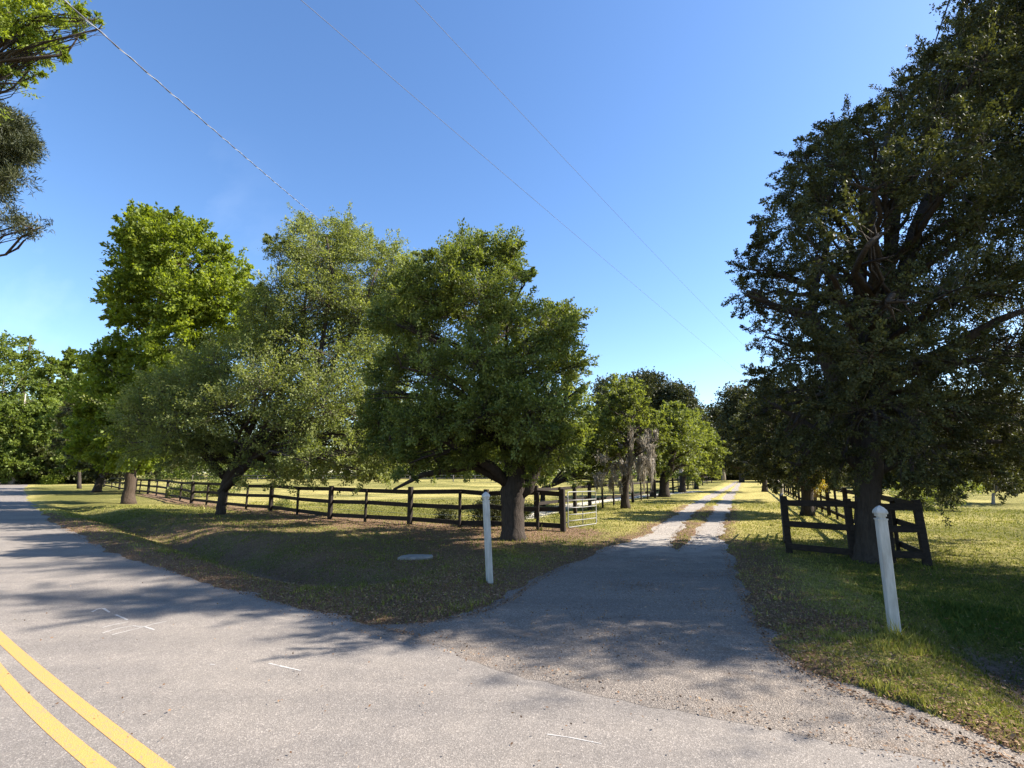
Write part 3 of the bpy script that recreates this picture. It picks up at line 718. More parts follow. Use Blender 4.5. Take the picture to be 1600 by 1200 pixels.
# big dark oak right of the driveway
Yg = G(1360, 880)[1]
lob = [(1580, -60, 60, 0), (1640, -140, 70, 0), (1520, -25, 32, 0), (1660, -20, 70, 0), (1720, -100, 70, 0), (1700, 60, 70, 0), (1600, -200, 50, 0), (1545, 25, 36, 0), (1590, 40, 50, 0), (1500, 60, 34, 0), (1455, 110, 32, 0), (1530, 110, 55, 0), (1410, 150, 32, .3), (1600, 130, 70, 0), (1470, 180, 55, 0), (1370, 175, 26, .5), (1330, 190, 26, .5), (1290, 215, 24, .5), (1390, 220, 45, 0), (1310, 250, 42, 0), (1255, 255, 30, .5),
       (1540, 230, 65, -1), (1450, 280, 60, -1), (1370, 300, 55, -1), (1290, 320, 48, 0), (1225, 300, 26, .5), (1235, 350, 38, 0), (1190, 385, 28, 0), (1170, 420, 24, 0), (1210, 430, 38, 0), (1280, 400, 48, -1), (1350, 390, 55, -1.5), (1440, 380, 60, -1.5), (1530, 340, 60, -1),
       (1620, 300, 70, 0), (1165, 460, 20, 0), (1185, 480, 26, 0), (1240, 490, 36, 0), (1200, 530, 28, 0), (1310, 480, 42, -.5), (1390, 470, 52, -1.5), (1480, 460, 55, -1), (1570, 450, 60, 0), (1230, 560, 34, 0), (1290, 560, 42, 0), (1360, 560, 50, -1), (1440, 550, 50, -1),
       (1520, 560, 52, 0), (1600, 560, 50, 0), (1210, 620, 32, .5), (1270, 630, 40, .5), (1340, 640, 48, 0), (1420, 640, 50, 0), (1500, 640, 50, .5), (1580, 650, 46, .5), (1220, 680, 30, 1), (1290, 690, 38, 1), (1370, 700, 40, 1), (1440, 710, 40, 0), (1520, 700, 38, 1), (1600, 715, 34, 1),
       (1250, 725, 26, 1.4), (1310, 735, 26, 1.4), (1425, 755, 24, .6), (1475, 750, 28, .6), (1550, 740, 24, 1), (1190, 590, 22, .6), (1180, 650, 22, 1.2)]
def limbsG(mb, r_):
    for pts, r0 in (([(1358, 720), (1330, 640), (1290, 560), (1268, 490), (1275, 440), (1300, 360)], .22), ([(1362, 700), (1380, 600), (1400, 480), (1430, 360), (1480, 240), (1530, 160)], .26),
                    ([(1365, 690), (1430, 610), (1490, 540), (1560, 500), (1640, 470)], .2), ([(1358, 700), (1340, 560), (1345, 420), (1370, 280), (1390, 200)], .2), ([(1350, 735), (1300, 690), (1240, 650), (1190, 620)], .12), ([(1370, 735), (1440, 700), (1520, 690), (1600, 690)], .13)):
        Pp = [AT(a, b_, Yg + .25 * math.sin(i * 1.7)) for i, (a, b_) in enumerate(pts)]
        mb.tube(Pp, [r0 * (1 - .8 * i / (len(pts) - 1)) for i in range(len(pts))], 8, .05, r_)
GL = []
for q in plobes(lob, Yg, 3.5, RS, 3):
    y1 = q[1] + max(0, q[2] - 7.5) * .12 * (q[1] < Yg + .5); k = y1 / q[1]      # the upper crown sits farther back than the low boughs
    GL.append((q[0] * k, y1, H + (q[2] - H) * k, q[3] * k))
tree('oak_tree', 'huge dark oak filling the right side, its thick trunk against the short rail fence', 'tree', G(1360, 880),
     [(*G(1360, 880), 0, .30), (*AT(1358, 840, Yg)[:3], .24), (*AT(1357, 780, Yg)[:3], .22), (*AT(1358, 725, Yg)[:3], .24), (*AT(1362, 640, Yg)[:3], .25), (*AT(1375, 500, Yg)[:3], .17), (*AT(1400, 330, Yg)[:3], .10), (*AT(1450, 220, Yg)[:3], .04)],
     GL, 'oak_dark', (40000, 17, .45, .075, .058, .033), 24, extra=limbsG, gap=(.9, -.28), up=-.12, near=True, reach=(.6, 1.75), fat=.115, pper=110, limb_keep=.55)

# oak outside the right edge whose boughs join it
Yo = 7.25; bx = 13.8; wide = []
for i in range(44):
    z_ = 2.9 + 10.4 * (i + .5) / 44; a_ = i * 2.4; q_ = math.sqrt((i * .618) % 1) * (1.05 if z_ < 9 else 1.05 - (z_ - 9) * .14)
    wide.append((bx + 3.4 * q_ * math.cos(a_), Yo + max(0, z_ - 6) * .42 + 2.7 * q_ * math.sin(a_), z_, RS.uniform(1.0, 1.5)))
Yo = 7.25
lob = [(1620, 200, 60, 0), (1660, 330, 70, 0), (1580, 400, 50, 1), (1560, 520, 45, 1), (1620, 540, 60, 0), (1680, 450, 80, 0), (1570, 630, 42, 1), (1640, 650, 60, 0), (1590, 700, 40, .5), (1540, 680, 34, 1), (1700, 600, 70, 0), (1740, 300, 80, 0), (1750, 500, 80, 0), (1700, 150, 70, 0), (1640, 90, 50, 0)]
tree('oak_tree', 'dark oak at the far right edge whose boughs droop over the shaded lawn', 'tree', (bx, Yo),
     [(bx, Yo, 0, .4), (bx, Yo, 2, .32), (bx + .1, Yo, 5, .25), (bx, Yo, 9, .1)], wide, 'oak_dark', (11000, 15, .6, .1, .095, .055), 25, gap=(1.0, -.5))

# ------------------------------------------------------------------ avenue trees
def avenue(px, py, rpx, lob, label, seed, matk='avenue', leafn=(4000, 14, .6, .13, .13, .075), spread=2.0, name='avenue_tree', bk='bark', top=None, grp='trees lining the driveway', copies=3, lean=0, **kw):
    Y = G(px, py)[1]; bs = G(px, py); cy = np.mean([l[1] for l in lob]); cx = np.mean([l[0] for l in lob])
    r = rpx * Y / F
    tr_ = [(*bs, 0, r), (*AT(px + lean, (py * 2 + cy) / 3, Y), r * .85), (*AT((px + cx) / 2, (py + cy) / 2, Y), r * .7), (*AT(cx, cy, Y), r * .4)]
    return tree(name, label, 'tree', bs, tr_, plobes(lob, Y, spread, RS, copies), matk, leafn, seed, group=grp, barkm=bk, gap=(1.1, -.42), **kw)
avenue(848, 792, 4, [(935, 690, 32, 0), (950, 725, 24, 0), (915, 725, 26, 0), (920, 655, 22, 0), (945, 660, 20, 0), (900, 745, 18, 0), (960, 700, 16, 0), (935, 750, 14, 0), (880, 700, 26, 0)],
       'small bright avenue tree between the forked oak and the moss-hung tree', 31, 'avenue', (2600, 14, .5, .12, .11, .065), 1.6)
avenue(977, 796, 6.5, [(965, 610, 20, 0), (985, 615, 18, 0), (950, 635, 18, 0), (975, 645, 26, 0), (1000, 640, 20, 0), (960, 670, 20, 0), (1000, 675, 24, 0), (1020, 660, 18, 0), (980, 695, 20, 0), (1030, 690, 16, 0), (955, 700, 14, 0)],
       'avenue tree draped in grey hanging moss beside the driveway', 32, 'avenue', (2300, 13, .6, .14, .13, .075), 1.8)
AV = [(1038, 777, 8, [(1055, 660, 24, 0), (1040, 690, 26, 0), (1070, 690, 26, 0), (1050, 720, 22, 0), (1030, 730, 16, 0), (1075, 725, 20, 0), (1060, 640, 14, 0), (1035, 665, 18, 0), (1090, 700, 14, 0)], 'thick-trunked avenue tree next beyond the moss-hung one'),
      (1066, 770, 5, [(1085, 665, 18, 0), (1095, 690, 20, 0), (1080, 700, 20, 0), (1100, 715, 16, 0), (1085, 735, 15, 0), (1110, 700, 12, 0), (1075, 645, 12, 0)], 'avenue tree third beyond the gate, thin dark trunk by the driveway'),
      (1088, 764.5, 3.4, [(1105, 685, 14, 0), (1115, 705, 14, 0), (1108, 725, 14, 0), (1122, 720, 9, 0), (1095, 735, 12, 0), (1118, 740, 8, 0)], 'farthest lit tree on the left of the driveway')]
for k, (a, b_, r_, lob, lb) in enumerate(AV):
    avenue(a, b_, r_, lob, lb, 33 + k, 'avenue', (1900, 12, .8, .2, .19, .11), 2.6)
avenue(1020, 777, 4, [(1010, 700, 14, 0), (1018, 730, 14, 0), (1000, 720, 12, 0), (1015, 670, 12, 0)], 'narrow shaded avenue tree half hidden behind the grey moss', 37, 'avenue', (900, 12, .7, .2, .18, .1), 2)
# right-hand row
avenue(1262, 806, 9, [(1190, 660, 26, 0), (1220, 640, 30, 0), (1260, 650, 34, 0), (1180, 700, 22, 0), (1220, 690, 30, 0), (1260, 700, 32, 0), (1300, 690, 30, 0), (1200, 735, 18, 0), (1240, 740, 20, 0), (1290, 735, 22, 0), (1165, 680, 16, 0), (1200, 615, 18, 0), (1310, 650, 28, 0)],
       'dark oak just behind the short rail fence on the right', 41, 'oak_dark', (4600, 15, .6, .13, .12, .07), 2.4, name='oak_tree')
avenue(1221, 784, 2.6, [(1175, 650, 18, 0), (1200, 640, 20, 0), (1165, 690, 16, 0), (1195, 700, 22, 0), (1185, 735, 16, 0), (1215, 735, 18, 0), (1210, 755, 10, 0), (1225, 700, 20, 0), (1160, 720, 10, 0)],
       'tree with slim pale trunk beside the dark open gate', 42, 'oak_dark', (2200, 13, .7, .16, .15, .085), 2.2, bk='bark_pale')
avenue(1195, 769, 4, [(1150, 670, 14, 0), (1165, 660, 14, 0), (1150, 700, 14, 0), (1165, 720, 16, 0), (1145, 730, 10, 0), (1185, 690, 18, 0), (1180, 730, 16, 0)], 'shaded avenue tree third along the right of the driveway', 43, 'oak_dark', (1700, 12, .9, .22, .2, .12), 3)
# small lawn tree, far right
avenue(1552, 789, 2.2, [(1545, 745, 20, 0), (1570, 740, 20, 0), (1555, 715, 22, 0), (1580, 760, 12, 0)], 'small tree with thin pale trunk on the sunlit right lawn', 44, 'oak_dark', (1000, 12, .6, .15, .14, .08), 1.5, grp=None, name='lawn_tree', bk='bark_pale')
# trees past the tall one, far left of the fence
avenue(150, 770, 5.5, [(150, 700, 24, 0), (130, 680, 24, 0), (120, 710, 20, 0), (165, 730, 16, 0), (115, 640, 20, 0), (140, 730, 18, 0), (145, 650, 22, 0), (175, 690, 22, 0), (205, 700, 34, 0), (235, 690, 38, 0), (185, 640, 36, 0), (240, 640, 36, 0), (270, 700, 34, 0), (215, 735, 16, 0), (165, 748, 9, 0), (185, 742, 12, 0)], 'dark tree with a trunk leaning right, left of the thick brown trunk', 45, 'oak_dark', (4600, 13, 1, .25, .24, .14), 5, grp=None, name='leaning_tree', bk='bark', lean=8)  # unseen right-hand crown lobes added to cast shade across the verge and road
avenue(124, 764, 2.6, [(120, 600, 18, 0), (118, 640, 22, 0), (112, 690, 22, 0), (125, 725, 16, 0), (105, 725, 14, 0), (128, 570, 12, 0), (100, 660, 16, 0)], 'slim dark tree at the bend of the road, nearest the sunlit verge', 46, 'wood', (1600, 13, 1.1, .3, .3, .18), 4, grp=None, name='roadside_tree')

# hanging moss on the second avenue tree
Ym = G(977, 796)[1]; rs = np.random.RandomState(77); Vs = []; Qs = []; n0 = 0
parent = [o for o in bpy.data.objects if o.get('label', '').startswith('avenue tree draped')][0]
mv = []; 
for ci in range(70):
    right_ = rs.rand() < .62
    px = rs.uniform(982, 1024) if right_ else rs.uniform(930, 978); py = rs.uniform(665, 745) if right_ else rs.uniform(695, 755)
    c0 = AT(px, py, Ym + rs.uniform(-1.5, 1.3)); Lm = rs.uniform(.5, 1.6) * (1.05 if right_ else .7); wr = rs.uniform(.06, .17)
    for i in range(rs.randint(22, 50)):
        off = rs.normal(size=2) * wr; L = Lm * max(.15, 1 - np.hypot(*off) / (wr * 2.3)) * rs.uniform(.6, 1.1); seg = 6; w = rs.uniform(.016, .036)
        a = rs.uniform(0, math.pi); q = c0 + np.array([off[0], off[1], rs.normal() * .07]); sx_ = np.array([math.cos(a), math.sin(a), 0]); inw = -off / seg * .6
        for s_ in range(seg):
            q2 = q + np.array([rs.normal() * .022 + inw[0], rs.normal() * .022 + inw[1], -L / seg])
            w2 = w * (1 - .8 * (s_ + 1) / seg) * rs.uniform(.6, 1.4); w1 = w * (1 - .8 * s_ / seg)
            if q2[2] < .7: break
            mv += [q - sx_ * w1, q + sx_ * w1, q2 + sx_ * w2, q2 - sx_ * w2]; q = q2
mv = np.array(mv); np_mesh('hanging_moss', mv, np.arange(len(mv)).reshape(-1, 4), M['moss'], parent, {'rnd': np.repeat(rs.rand(len(mv) // 4), 4)}, origin=tuple(parent.location))

# sapling with yellowing leaves beside the second right trunk
q = G(1271, 806); root = tag(empty('sapling', (*q, 0)), 'thin sapling with yellow and reddish leaves beside the trunk behind the right fence', 'sapling')
mb = MB(); rg = random.Random(3)
for k in range(5): mb.tube(curve((*q, 0), AT(1268 + k * 3, 745 + k * 6, q[1]), .03, 5, rg), [.02, .017, .014, .011, .008, .004], 5)
mb.build('stem', M['twig'], root, origin=(*q, 0)); rs = np.random.RandomState(4)
c, d = sprays([(*AT(1272, 762, q[1]), .35), (*AT(1264, 748, q[1]), .22), (*AT(1278, 750, q[1]), .2)], 110, rs, gap=(1, -2)); V_, Q_, rv = leaves(c, d, 10, .25, .06, .09, .05, rs)
np_mesh('leaves', V_, Q_, M['sapling'], root, {'rnd': rv}, origin=(*q, 0))

# ------------------------------------------------------------------ overhanging boughs, top left
rs = np.random.RandomState(50)
Yk = 13.0; bxx = -19.5
lob = [(20, 20, 40, 0), (60, 30, 34, 0), (100, 20, 28, 0), (130, 35, 20, 0), (148, 30, 12, 0), (30, 75, 30, 0), (70, 75, 26, 0), (95, 85, 14, 0), (45, 110, 18, 0), (15, 115, 16, 0), (155, 45, 12, 0), (120, 60, 12, 0), (40, 130, 12, 0), (-30, 40, 60, 0), (-60, 120, 50, 0), (60, -30, 50, 0), (-40, -60, 70, 0), (-120, 30, 70, 0), (-150, 150, 60, 0), (-180, 280, 60, 0), (-140, -80, 70, 0)]
tree('shade_tree', 'yellow-green leafy boughs hanging into the top left corner', 'tree', (bxx, Yk), [(bxx, Yk, 0, .4), (bxx, Yk, 3, .32), (bxx + .5, Yk, 7, .22), (bxx + 1.5, Yk, 11, .1)],
     plobes(lob, Yk, 1.6, rs, 2), 'bright', (6500, 12, .55, .08, .11, .045), 51, gap=(.8, -.3), up=-.15, crown_tone=.1)
Yp = 24.0; bxx = -31.0
lob = [(10, 190, 24, 0), (25, 225, 24, 0), (5, 240, 26, 0), (35, 215, 12, 0), (10, 280, 16, 0), (35, 278, 14, 0), (-20, 210, 40, 0), (0, 330, 14, 0), (25, 355, 16, 0), (50, 355, 14, 0), (62, 357, 8, 0), (-10, 300, 18, 0), (-60, 260, 50, 0), (-40, 340, 26, 0), (-90, 180, 50, 0), (-120, 320, 30, 0)]
tree('pine_tree', 'dark pine boughs jutting in from the left edge below the leafy corner', 'tree', (bxx, Yp), [(bxx, Yp, 0, .3), (bxx, Yp, 6, .26), (bxx, Yp, 12, .2), (bxx, Yp, 19, .06)],
     plobes(lob, Yp, 1.4, rs, 2, .2), 'pine', (13000, 16, .5, .10, .26, .045), 52, barkm='bark_warm', gap=(.9, -.6), squash=.5, up=.2, inner=.2, limb_keep=.3, dense=True)

# ------------------------------------------------------------------ woods behind
def backtree(px, topy, halfw, Y, k, seed, label, matk=None, shape='round', name='woodland_tree', lo=.3, n=(1500, 12), grp='trees of the woods behind', cat='tree'):
    rs_ = np.random.RandomState(seed); g = AT(px, 738, Y); h = AT(px, topy, Y)[2]; r = halfw * Y / F
    s_ = max(.6, Y / 60.)
    kw = dict(gap=(1.6 * s_, -.35), squash=.85)
    if shape == 'pine': kw['squash'] = .55
    lobes = auto_lobes(g[0], Y, h * .97, r, rs_, 15, lo, shape)
    return tree(name, label, cat, (g[0], Y), [(g[0], Y, 0, .022 * h), (g[0] + .2, Y, h * .35, .017 * h), (g[0], Y, h * .9, .004 * h)], lobes, matk or 'wood',
                (n[0], n[1], 1.0 * s_, .28 * s_, .30 * s_, .19 * s_), seed, group=grp, trunk_n=7, limb_keep=.5, barkm='bark_pale' if k % 3 == 0 else 'bark', dense=(shape == 'pine'), pper=40, **kw)
LW = [(-45, 500, 60, 88, 'leftmost tall woodland tree at the road bend'), (14, 512, 34, 92, 'woodland tree with rounded crown at the left edge beyond the road'), (52, 545, 24, 84, 'lower rounded woodland tree left of the notch in the tree tops'), (80, 528, 20, 96, 'narrow woodland tree rising above its neighbours beyond the road bend'),
      (104, 562, 24, 90, 'woodland tree just left of the slim roadside tree'), (140, 600, 28, 100, 'shaded woodland tree behind the leaning dark trunk'), (20, 600, 34, 76, 'bushy lower tree in front of the woods at the left edge'), (75, 620, 34, 78, 'wide low green tree overhanging the road bend'), (-30, 620, 40, 74, 'bushy tree left of the low wide one by the road bend')]
for k, (a, t, w_, Y, lb) in enumerate(LW): backtree(a, t, w_, Y, k, 60 + k, lb, lo=.04 if t > 590 else .10, grp='woodland trees beyond the road bend', n=(1700, 12))
# pines at the end of the avenue
PN = [(958, 588, 26, 92, 'flat-topped dark pine behind the moss-hung tree, leftmost of the far pines'), (1000, 577, 26, 98, 'tallest far pine with rounded dark crown above the avenue'), (1036, 579, 22, 100, 'far pine right of the tallest one'), (1064, 596, 20, 96, 'rounded far pine, rightmost before the gap of sky'), (1085, 622, 16, 105, 'lower far pine next to the gap of sky'), (1158, 600, 30, 90, 'far pine with layered dark boughs right of the gap of sky'), (1130, 632, 20, 110, 'dark far tree at the end of the driveway')]
for k, (a, t, w_, Y, lb) in enumerate(PN): backtree(a, t, w_, Y, k, 80 + k, lb, 'pine', 'pine', 'pine_tree', lo=.5 if a < 1100 else .2, grp='far pines at the end of the driveway', n=(1500, 12))
BK = [(1118, 690, 24, 125, 'dark woodland tree closing the far end of the two gravel tracks'), (1165, 680, 26, 118, 'dark woodland tree just right of the driveway end'), (1215, 660, 34, 100, 'dark tree behind the slim pale trunk'), (1290, 640, 45, 90, 'dark woodland tree behind the right fence line'),
      (1380, 620, 45, 60, 'dark woodland tree behind the thick right trunk'), (1460, 600, 45, 57, 'dark tree beyond the right lawn, left of the small lawn tree'), (1540, 600, 45, 55, 'dark tree beyond the right lawn, behind the small lawn tree'), (1620, 600, 50, 54, 'dark tree beyond the right lawn at the picture edge'), (1080, 700, 18, 130, 'low dark tree behind the farthest lit avenue tree')]
for k, (a, t, w_, Y, lb) in enumerate(BK): backtree(a, t, w_, Y, k, 95 + k, lb, 'oak_dark', lo=.1, n=(1300, 12), grp='woodland trees behind the right lawn and driveway end')

# distant wood as one mass round the far side of the pasture
rs = np.random.RandomState(9); lobes = []
for i in range(210):
    x = -170 + 330 * i / 210 + rs.uniform(-2, 2); y = 150 + rs.uniform(-12, 14); h = rs.uniform(8, 15) + 6 * math.exp(-((x + 25) / 35) ** 2)
    for z in (h * .25, h * .7): lobes.append((x, y, z, h * .42))
for i in range(70):
    t = i / 70; x = -75 - 60 * t + rs.uniform(-3, 3); y = 88 + 60 * t + rs.uniform(-4, 4)
    x = -125 + 70 * t; y = 103 + 25 * t + rs.uniform(-4, 4); h = rs.uniform(5, 9); lobes.append((x, y, h * .35, h * .5)); lobes.append((x, y, h * .8, h * .4))
c, d = sprays(lobes, 26000, rs, gap=(3, -.9), inner=.3, clump=5); V_, Q_, rv = leaves(c, d, 8, 1.4, .45, .75, .5, rs)
o = np_mesh('distant_woods', V_, Q_, M['wood'], None, {'rnd': rv}); tag(o, 'hazy green wall of distant woods beyond the sunlit pasture', 'woods', kind='stuff')
# undergrowth along the right back and road bend
lobes = []
for i in range(110):
    px = 1190 + 540 * i / 110; y = (100 - 42 * min(1, (px - 1190) / 170)) - 5 * max(0, (px - 1360) / 300) + rs.uniform(-2, 3); g = AT(px, 738, y)
    lobes.append((g[0], y, rs.uniform(.6, 2.6), rs.uniform(1.4, 2.4)))
for i in range(60):
    px = -60 + 260 * i / 60; y = 80 + rs.uniform(-3, 4); g = AT(px, 738, y); lobes.append((g[0], y, rs.uniform(.6, 4.5), rs.uniform(1.8, 3.0)))
for i in range(26):
    px = 1085 + 110 * i / 26; y = 118 + rs.uniform(-3, 4); g = AT(px, 738, y); lobes.append((g[0], y, rs.uniform(.6, 3), rs.uniform(2, 3.4)))
c, d = sprays(lobes, 11000, rs, gap=(2, -.9), inner=.4, clump=6); V_, Q_, rv = leaves(c, d, 9, .9, .3, .42, .27, rs)
o = np_mesh('undergrowth', V_, Q_, M['oak_dark'], None, {'rnd': rv}); tag(o, 'dark undergrowth at the foot of the surrounding woods', 'undergrowth', kind='stuff')

# roadside bushes near the bend and behind the left fence
def bush(px, py, w_, h_, label, seed, matk='bright', name='bush', n=260, ls=.12):
    g = G(px, py); Y = g[1]; r = w_ * Y / F; hh = h_ * Y / F; rs_ = np.random.RandomState(seed)
    root = tag(empty(name, (*g, 0)), label, 'bush', 'low bushes along the fences'); lobes = [(g[0] + rs_.uniform(-.6, .6) * r, g[1] + rs_.uniform(-.6, .6) * r, hh * rs_.uniform(.3, .7), min(r, hh) * rs_.uniform(.35, .6)) for _ in range(7)]
    mb = MB(); rg_ = random.Random(seed)
    for l in lobes: mb.tube(curve((*g, 0), l[:3], .05, 4, rg_), [.025, .02, .016, .012, .006], 4)
    mb.build('stem', M['twig'], root, origin=(*g, 0))
    c, d = sprays(lobes, n, rs_, gap=(1, -2)); V_, Q_, rv = leaves(c, d, 12, ls * 3, ls, ls, ls * .55, rs_)
    np_mesh('leaves', V_, Q_, M[matk], root, {'rnd': rv}, origin=(*g, 0))
bush(110, 756, 26, 12, 'low bright bush on the verge at the road bend', 1, 'bright', ls=.22)
bush(85, 757, 18, 8, 'tall pale grass-like clump at the road bend verge', 2, 'bright', ls=.2)
bush(300, 778, 32, 28, 'leafy bush just behind the left fence under the wide olive oak', 3, 'avenue', ls=.14)
bush(345, 776, 22, 22, 'smaller leafy bush behind the fence, beside the slender leaning trunk', 7, 'avenue', ls=.14)
bush(435, 798, 10, 15, 'tiny weed bush at the foot of a fence post left of centre', 4, 'avenue', n=120, ls=.07)
bush(770, 822, 24, 52, 'dark bush behind the fence between the white post and the forked oak', 5, 'oak_dark', n=420, ls=.08)
bush(700, 815, 18, 20, 'low dark weeds behind the fence left of the white post', 6, 'oak_dark', n=200, ls=.07)
bush(1452, 797, 52, 44, 'bush standing in for sunlit hanging oak foliage behind the right corner fence, right of the thick dark trunk', 9, 'olive', n=900, ls=.09)  # added bush in place of the dark oak's low hanging, lit foliage
bush(820, 812, 14, 26, 'dark weeds behind the fence right of the forked oak trunk', 8, 'oak_dark', n=200, ls=.07)

# ------------------------------------------------------------------ fences
def rails_fence(name, label, runs, grp=None, rail_h=(1.12, .68, .20), rh=.14, seed=1, main_h=1.24, matk='fence', side=-1, cat='fence', pw=.145):
    """runs: list of lists of (x, y, kind, dx_lean, dy_lean); kind 'm' main, 't' thin"""
    rg_ = random.Random(seed); x0, y0 = runs[0][0][:2]; root = tag(empty(name, (x0, y0, 0)), label, cat, grp); o = (x0, y0, 0)
    for run in runs:
        tops = []
        for i, p in enumerate(run):
            x, y, k = p[:3]; lx, ly = (p[3], p[4]) if len(p) > 3 else (rg_.uniform(-.02, .02), rg_.uniform(-.02, .02))
            mb = MB(); h = main_h + rg_.uniform(-.03, .04) if k == 'm' else 1.13 + rg_.uniform(-.03, .03); w_ = pw if k == 'm' else pw * .58
            mb.bar((x, y, -.25), (x + lx, y + ly, h), w_, w_, up=(math.cos(i), math.sin(i), 0) if False else (VP[0], VP[1], 0), bev=.015)
            mb.build('post', M[matk], root, origin=o); tops.append((lx, ly, h))
        for rz in rail_h:
            dz = [rg_.uniform(-.035, .035) for _ in run]
            i = 0
            while i < len(run) - 1:
                j = i + 1
                while j < len(run) - 1 and run[j][2] == 't' and (j - i) < 2: j += 1
                mb = MB()
                for a_, b_ in zip(range(i, j), range(i + 1, j + 1)):
                    A = run[a_]; B = run[b_]; d = np.array([B[0] - A[0], B[1] - A[1]]); d /= np.linalg.norm(d); nrm = np.array([d[1], -d[0]]) * side * .062
                    fa, fb = rz / 1.2, rz / 1.2
                    pa = (A[0] + nrm[0] + tops[a_][0] * fa, A[1] + nrm[1] + tops[a_][1] * fa, rz + dz[a_]); pb = (B[0] + nrm[0] + tops[b_][0] * fb, B[1] + nrm[1] + tops[b_][1] * fb, rz + dz[b_])
                    mb.bar(pa, pb, .035, rh)
                mb.build('rail', M[matk], root, origin=o); i = j
    return root
def onfl(px):
    xs = [q[0] for q in fl_px]; y = np.interp(px, xs, [q[1] for q in fl_px]); return tuple(G(px, y))
posts = [(162, 'm'), (174, 't'), (186, 'm'), (199, 't'), (211, 'm'), (217.5, 't'), (231, 'm'), (244, 't'), (260, 'm'), (281, 't'), (299, 'm'), (322, 't'), (351, 'm'), (384, 't'), (422, 'm'), (464, 't'), (515, 'm'), (570, 't'), (640, 'm'), (718, 't'), (759, 'm'), (786, 't'), (840, 't'), (880, 'm')]
run = [(*onfl(a), k) for a, k in posts]
# wire mesh strands on the inside of the fence
lf = rails_fence('rail_fence', 'long dark three-rail fence curving from the road bend to the pale gate', [run], None, seed=2)
o = (run[0][0], run[0][1], 0)
for z in (.4, .9):
    mb = MB()
    for A, B in zip(run[:-1], run[1:]): mb.tube([(A[0], A[1] + .06, z), (B[0], B[1] + .06, z)], [.004, .004], 3)
    mb.build('wire', M['wire'], lf, origin=o)
# side fence on the left of the driveway
side_px = [(922, 799, 'm'), (942, 795, 't'), (959, 791, 't'), (973, 789, 't'), (989, 786, 'm'), (1002, 783, 't'), (1012, 781, 't'), (1024, 778.5, 'm'), (1032, 776, 't'), (1044, 773, 't'), (1052, 771, 'm'), (1060, 769, 't'), (1068, 767, 't'), (1075, 765, 'm'), (1083, 763, 't'), (1091, 761, 't'), (1098, 759, 'm'), (1105, 757, 't'), (1112, 755, 'm')]
rails_fence('rail_fence', 'dark fence running away along the left side of the driveway behind the moss-hung tree', [[(*G(a, b_), k) for a, b_, k in side_px]], None, rail_h=(1.1, .45), rh=.12, seed=4)
# cross rail behind the gate
rails_fence('rail_fence', 'short dark two-rail fence behind the pale gate', [[(*G(838, 812), 'm'), (*G(875, 806), 't'), (*G(899, 803), 'm'), (*G(921, 799.5), 't')]], None, rail_h=(1.1, .6), rh=.12, seed=5)
# right fence
A = G(1234, 866); Bm = G(1335, 877); C = G(1452, 888)
front = [(*A, 'm', -.03, 0), (*((A + Bm) / 2), 't'), (*Bm, 'm', -.02, 0), (*(.45 * Bm + .55 * C), 't'), (*C, 'm', -.07, .02)]
front = [front[0], front[2], front[3], front[4]]
sidep = [(*(C + VP * 2.05 * k), 'm' if k % 2 == 0 else 't') for k in range(0, 30)]
sidep = [(*(C + VP * .25), 't')] + sidep[1:]
rails_fence('rail_fence', 'dark three-rail corner fence on the right, leaning end post, running away along the drive', [front, sidep], None, seed=7, side=1, rh=.125, pw=.13)
# corner fence left return alongside drive on right, short
# distant pale fence across the pasture
fp = [(*G(300 + 34 * i, 753), 'm' if i % 2 == 0 else 't') for i in range(17)]
rails_fence('pasture_fence', 'distant pale fence crossing the far pasture', [fp], None, rail_h=(1.2, .7), rh=.16, seed=8, matk='oldwood')

# gates: tube frame with bars
def gate(name, label, a, b, zlo, zhi, nb, matk, seed, nv=2, r=.022):
    rg_ = random.Random(seed); root = tag(empty(name, (a[0], a[1], 0)), label, 'gate'); o = (a[0], a[1], 0); a = np.array(a); b = np.array(b); d = b - a
    P = lambda t, z: (a[0] + d[0] * t, a[1] + d[1] * t, z - .03 * t)
    mb = MB(); mb.tube([P(0, zlo), P(0, zhi), P(.03, zhi + .03), P(.97, zhi + .03), P(1, zhi), P(1, zlo), P(.97, zlo - .03), P(.03, zlo - .03), P(0, zlo)], [r] * 9, 8, cap=False); mb.build('frame', M[matk], root, True, o)
    for i in range(1, nb):
        z = zlo + (zhi - zlo) * (i / nb) ** 1.15; mb = MB(); mb.tube([P(0, z), P(.5, z - rg_.uniform(0, .02)), P(1, z)], [r * .85] * 3, 7); mb.build('bar', M[matk], root, True, o)
    for i in range(1, nv + 1):
        t = i / (nv + 1); mb = MB(); mb.bar(P(t, zlo), P(t, zhi), .03, .012); mb.build('brace', M[matk], root, False, o)
    for z in (zlo + .12, zhi - .12): mb = MB(); mb.tube([P(-.06, z), P(.0, z)], [.02, .02], 6); mb.build('hinge', M['gate_dark'], root, True, o)
gate('field_gate', 'pale galvanised tube gate standing open beside the left fence end', G(888, 829), G(932, 821), .12, 1.12, 5, 'gate_pale', 1, 1, r=.017)
gate('field_gate', 'dark tube gate swung open, seen edge-on by the right fence', G(1226, 852), G(1226.5, 851.8) + np.array([1.15, 2.15]), .10, 1.15, 5, 'gate_dark', 2, 4)

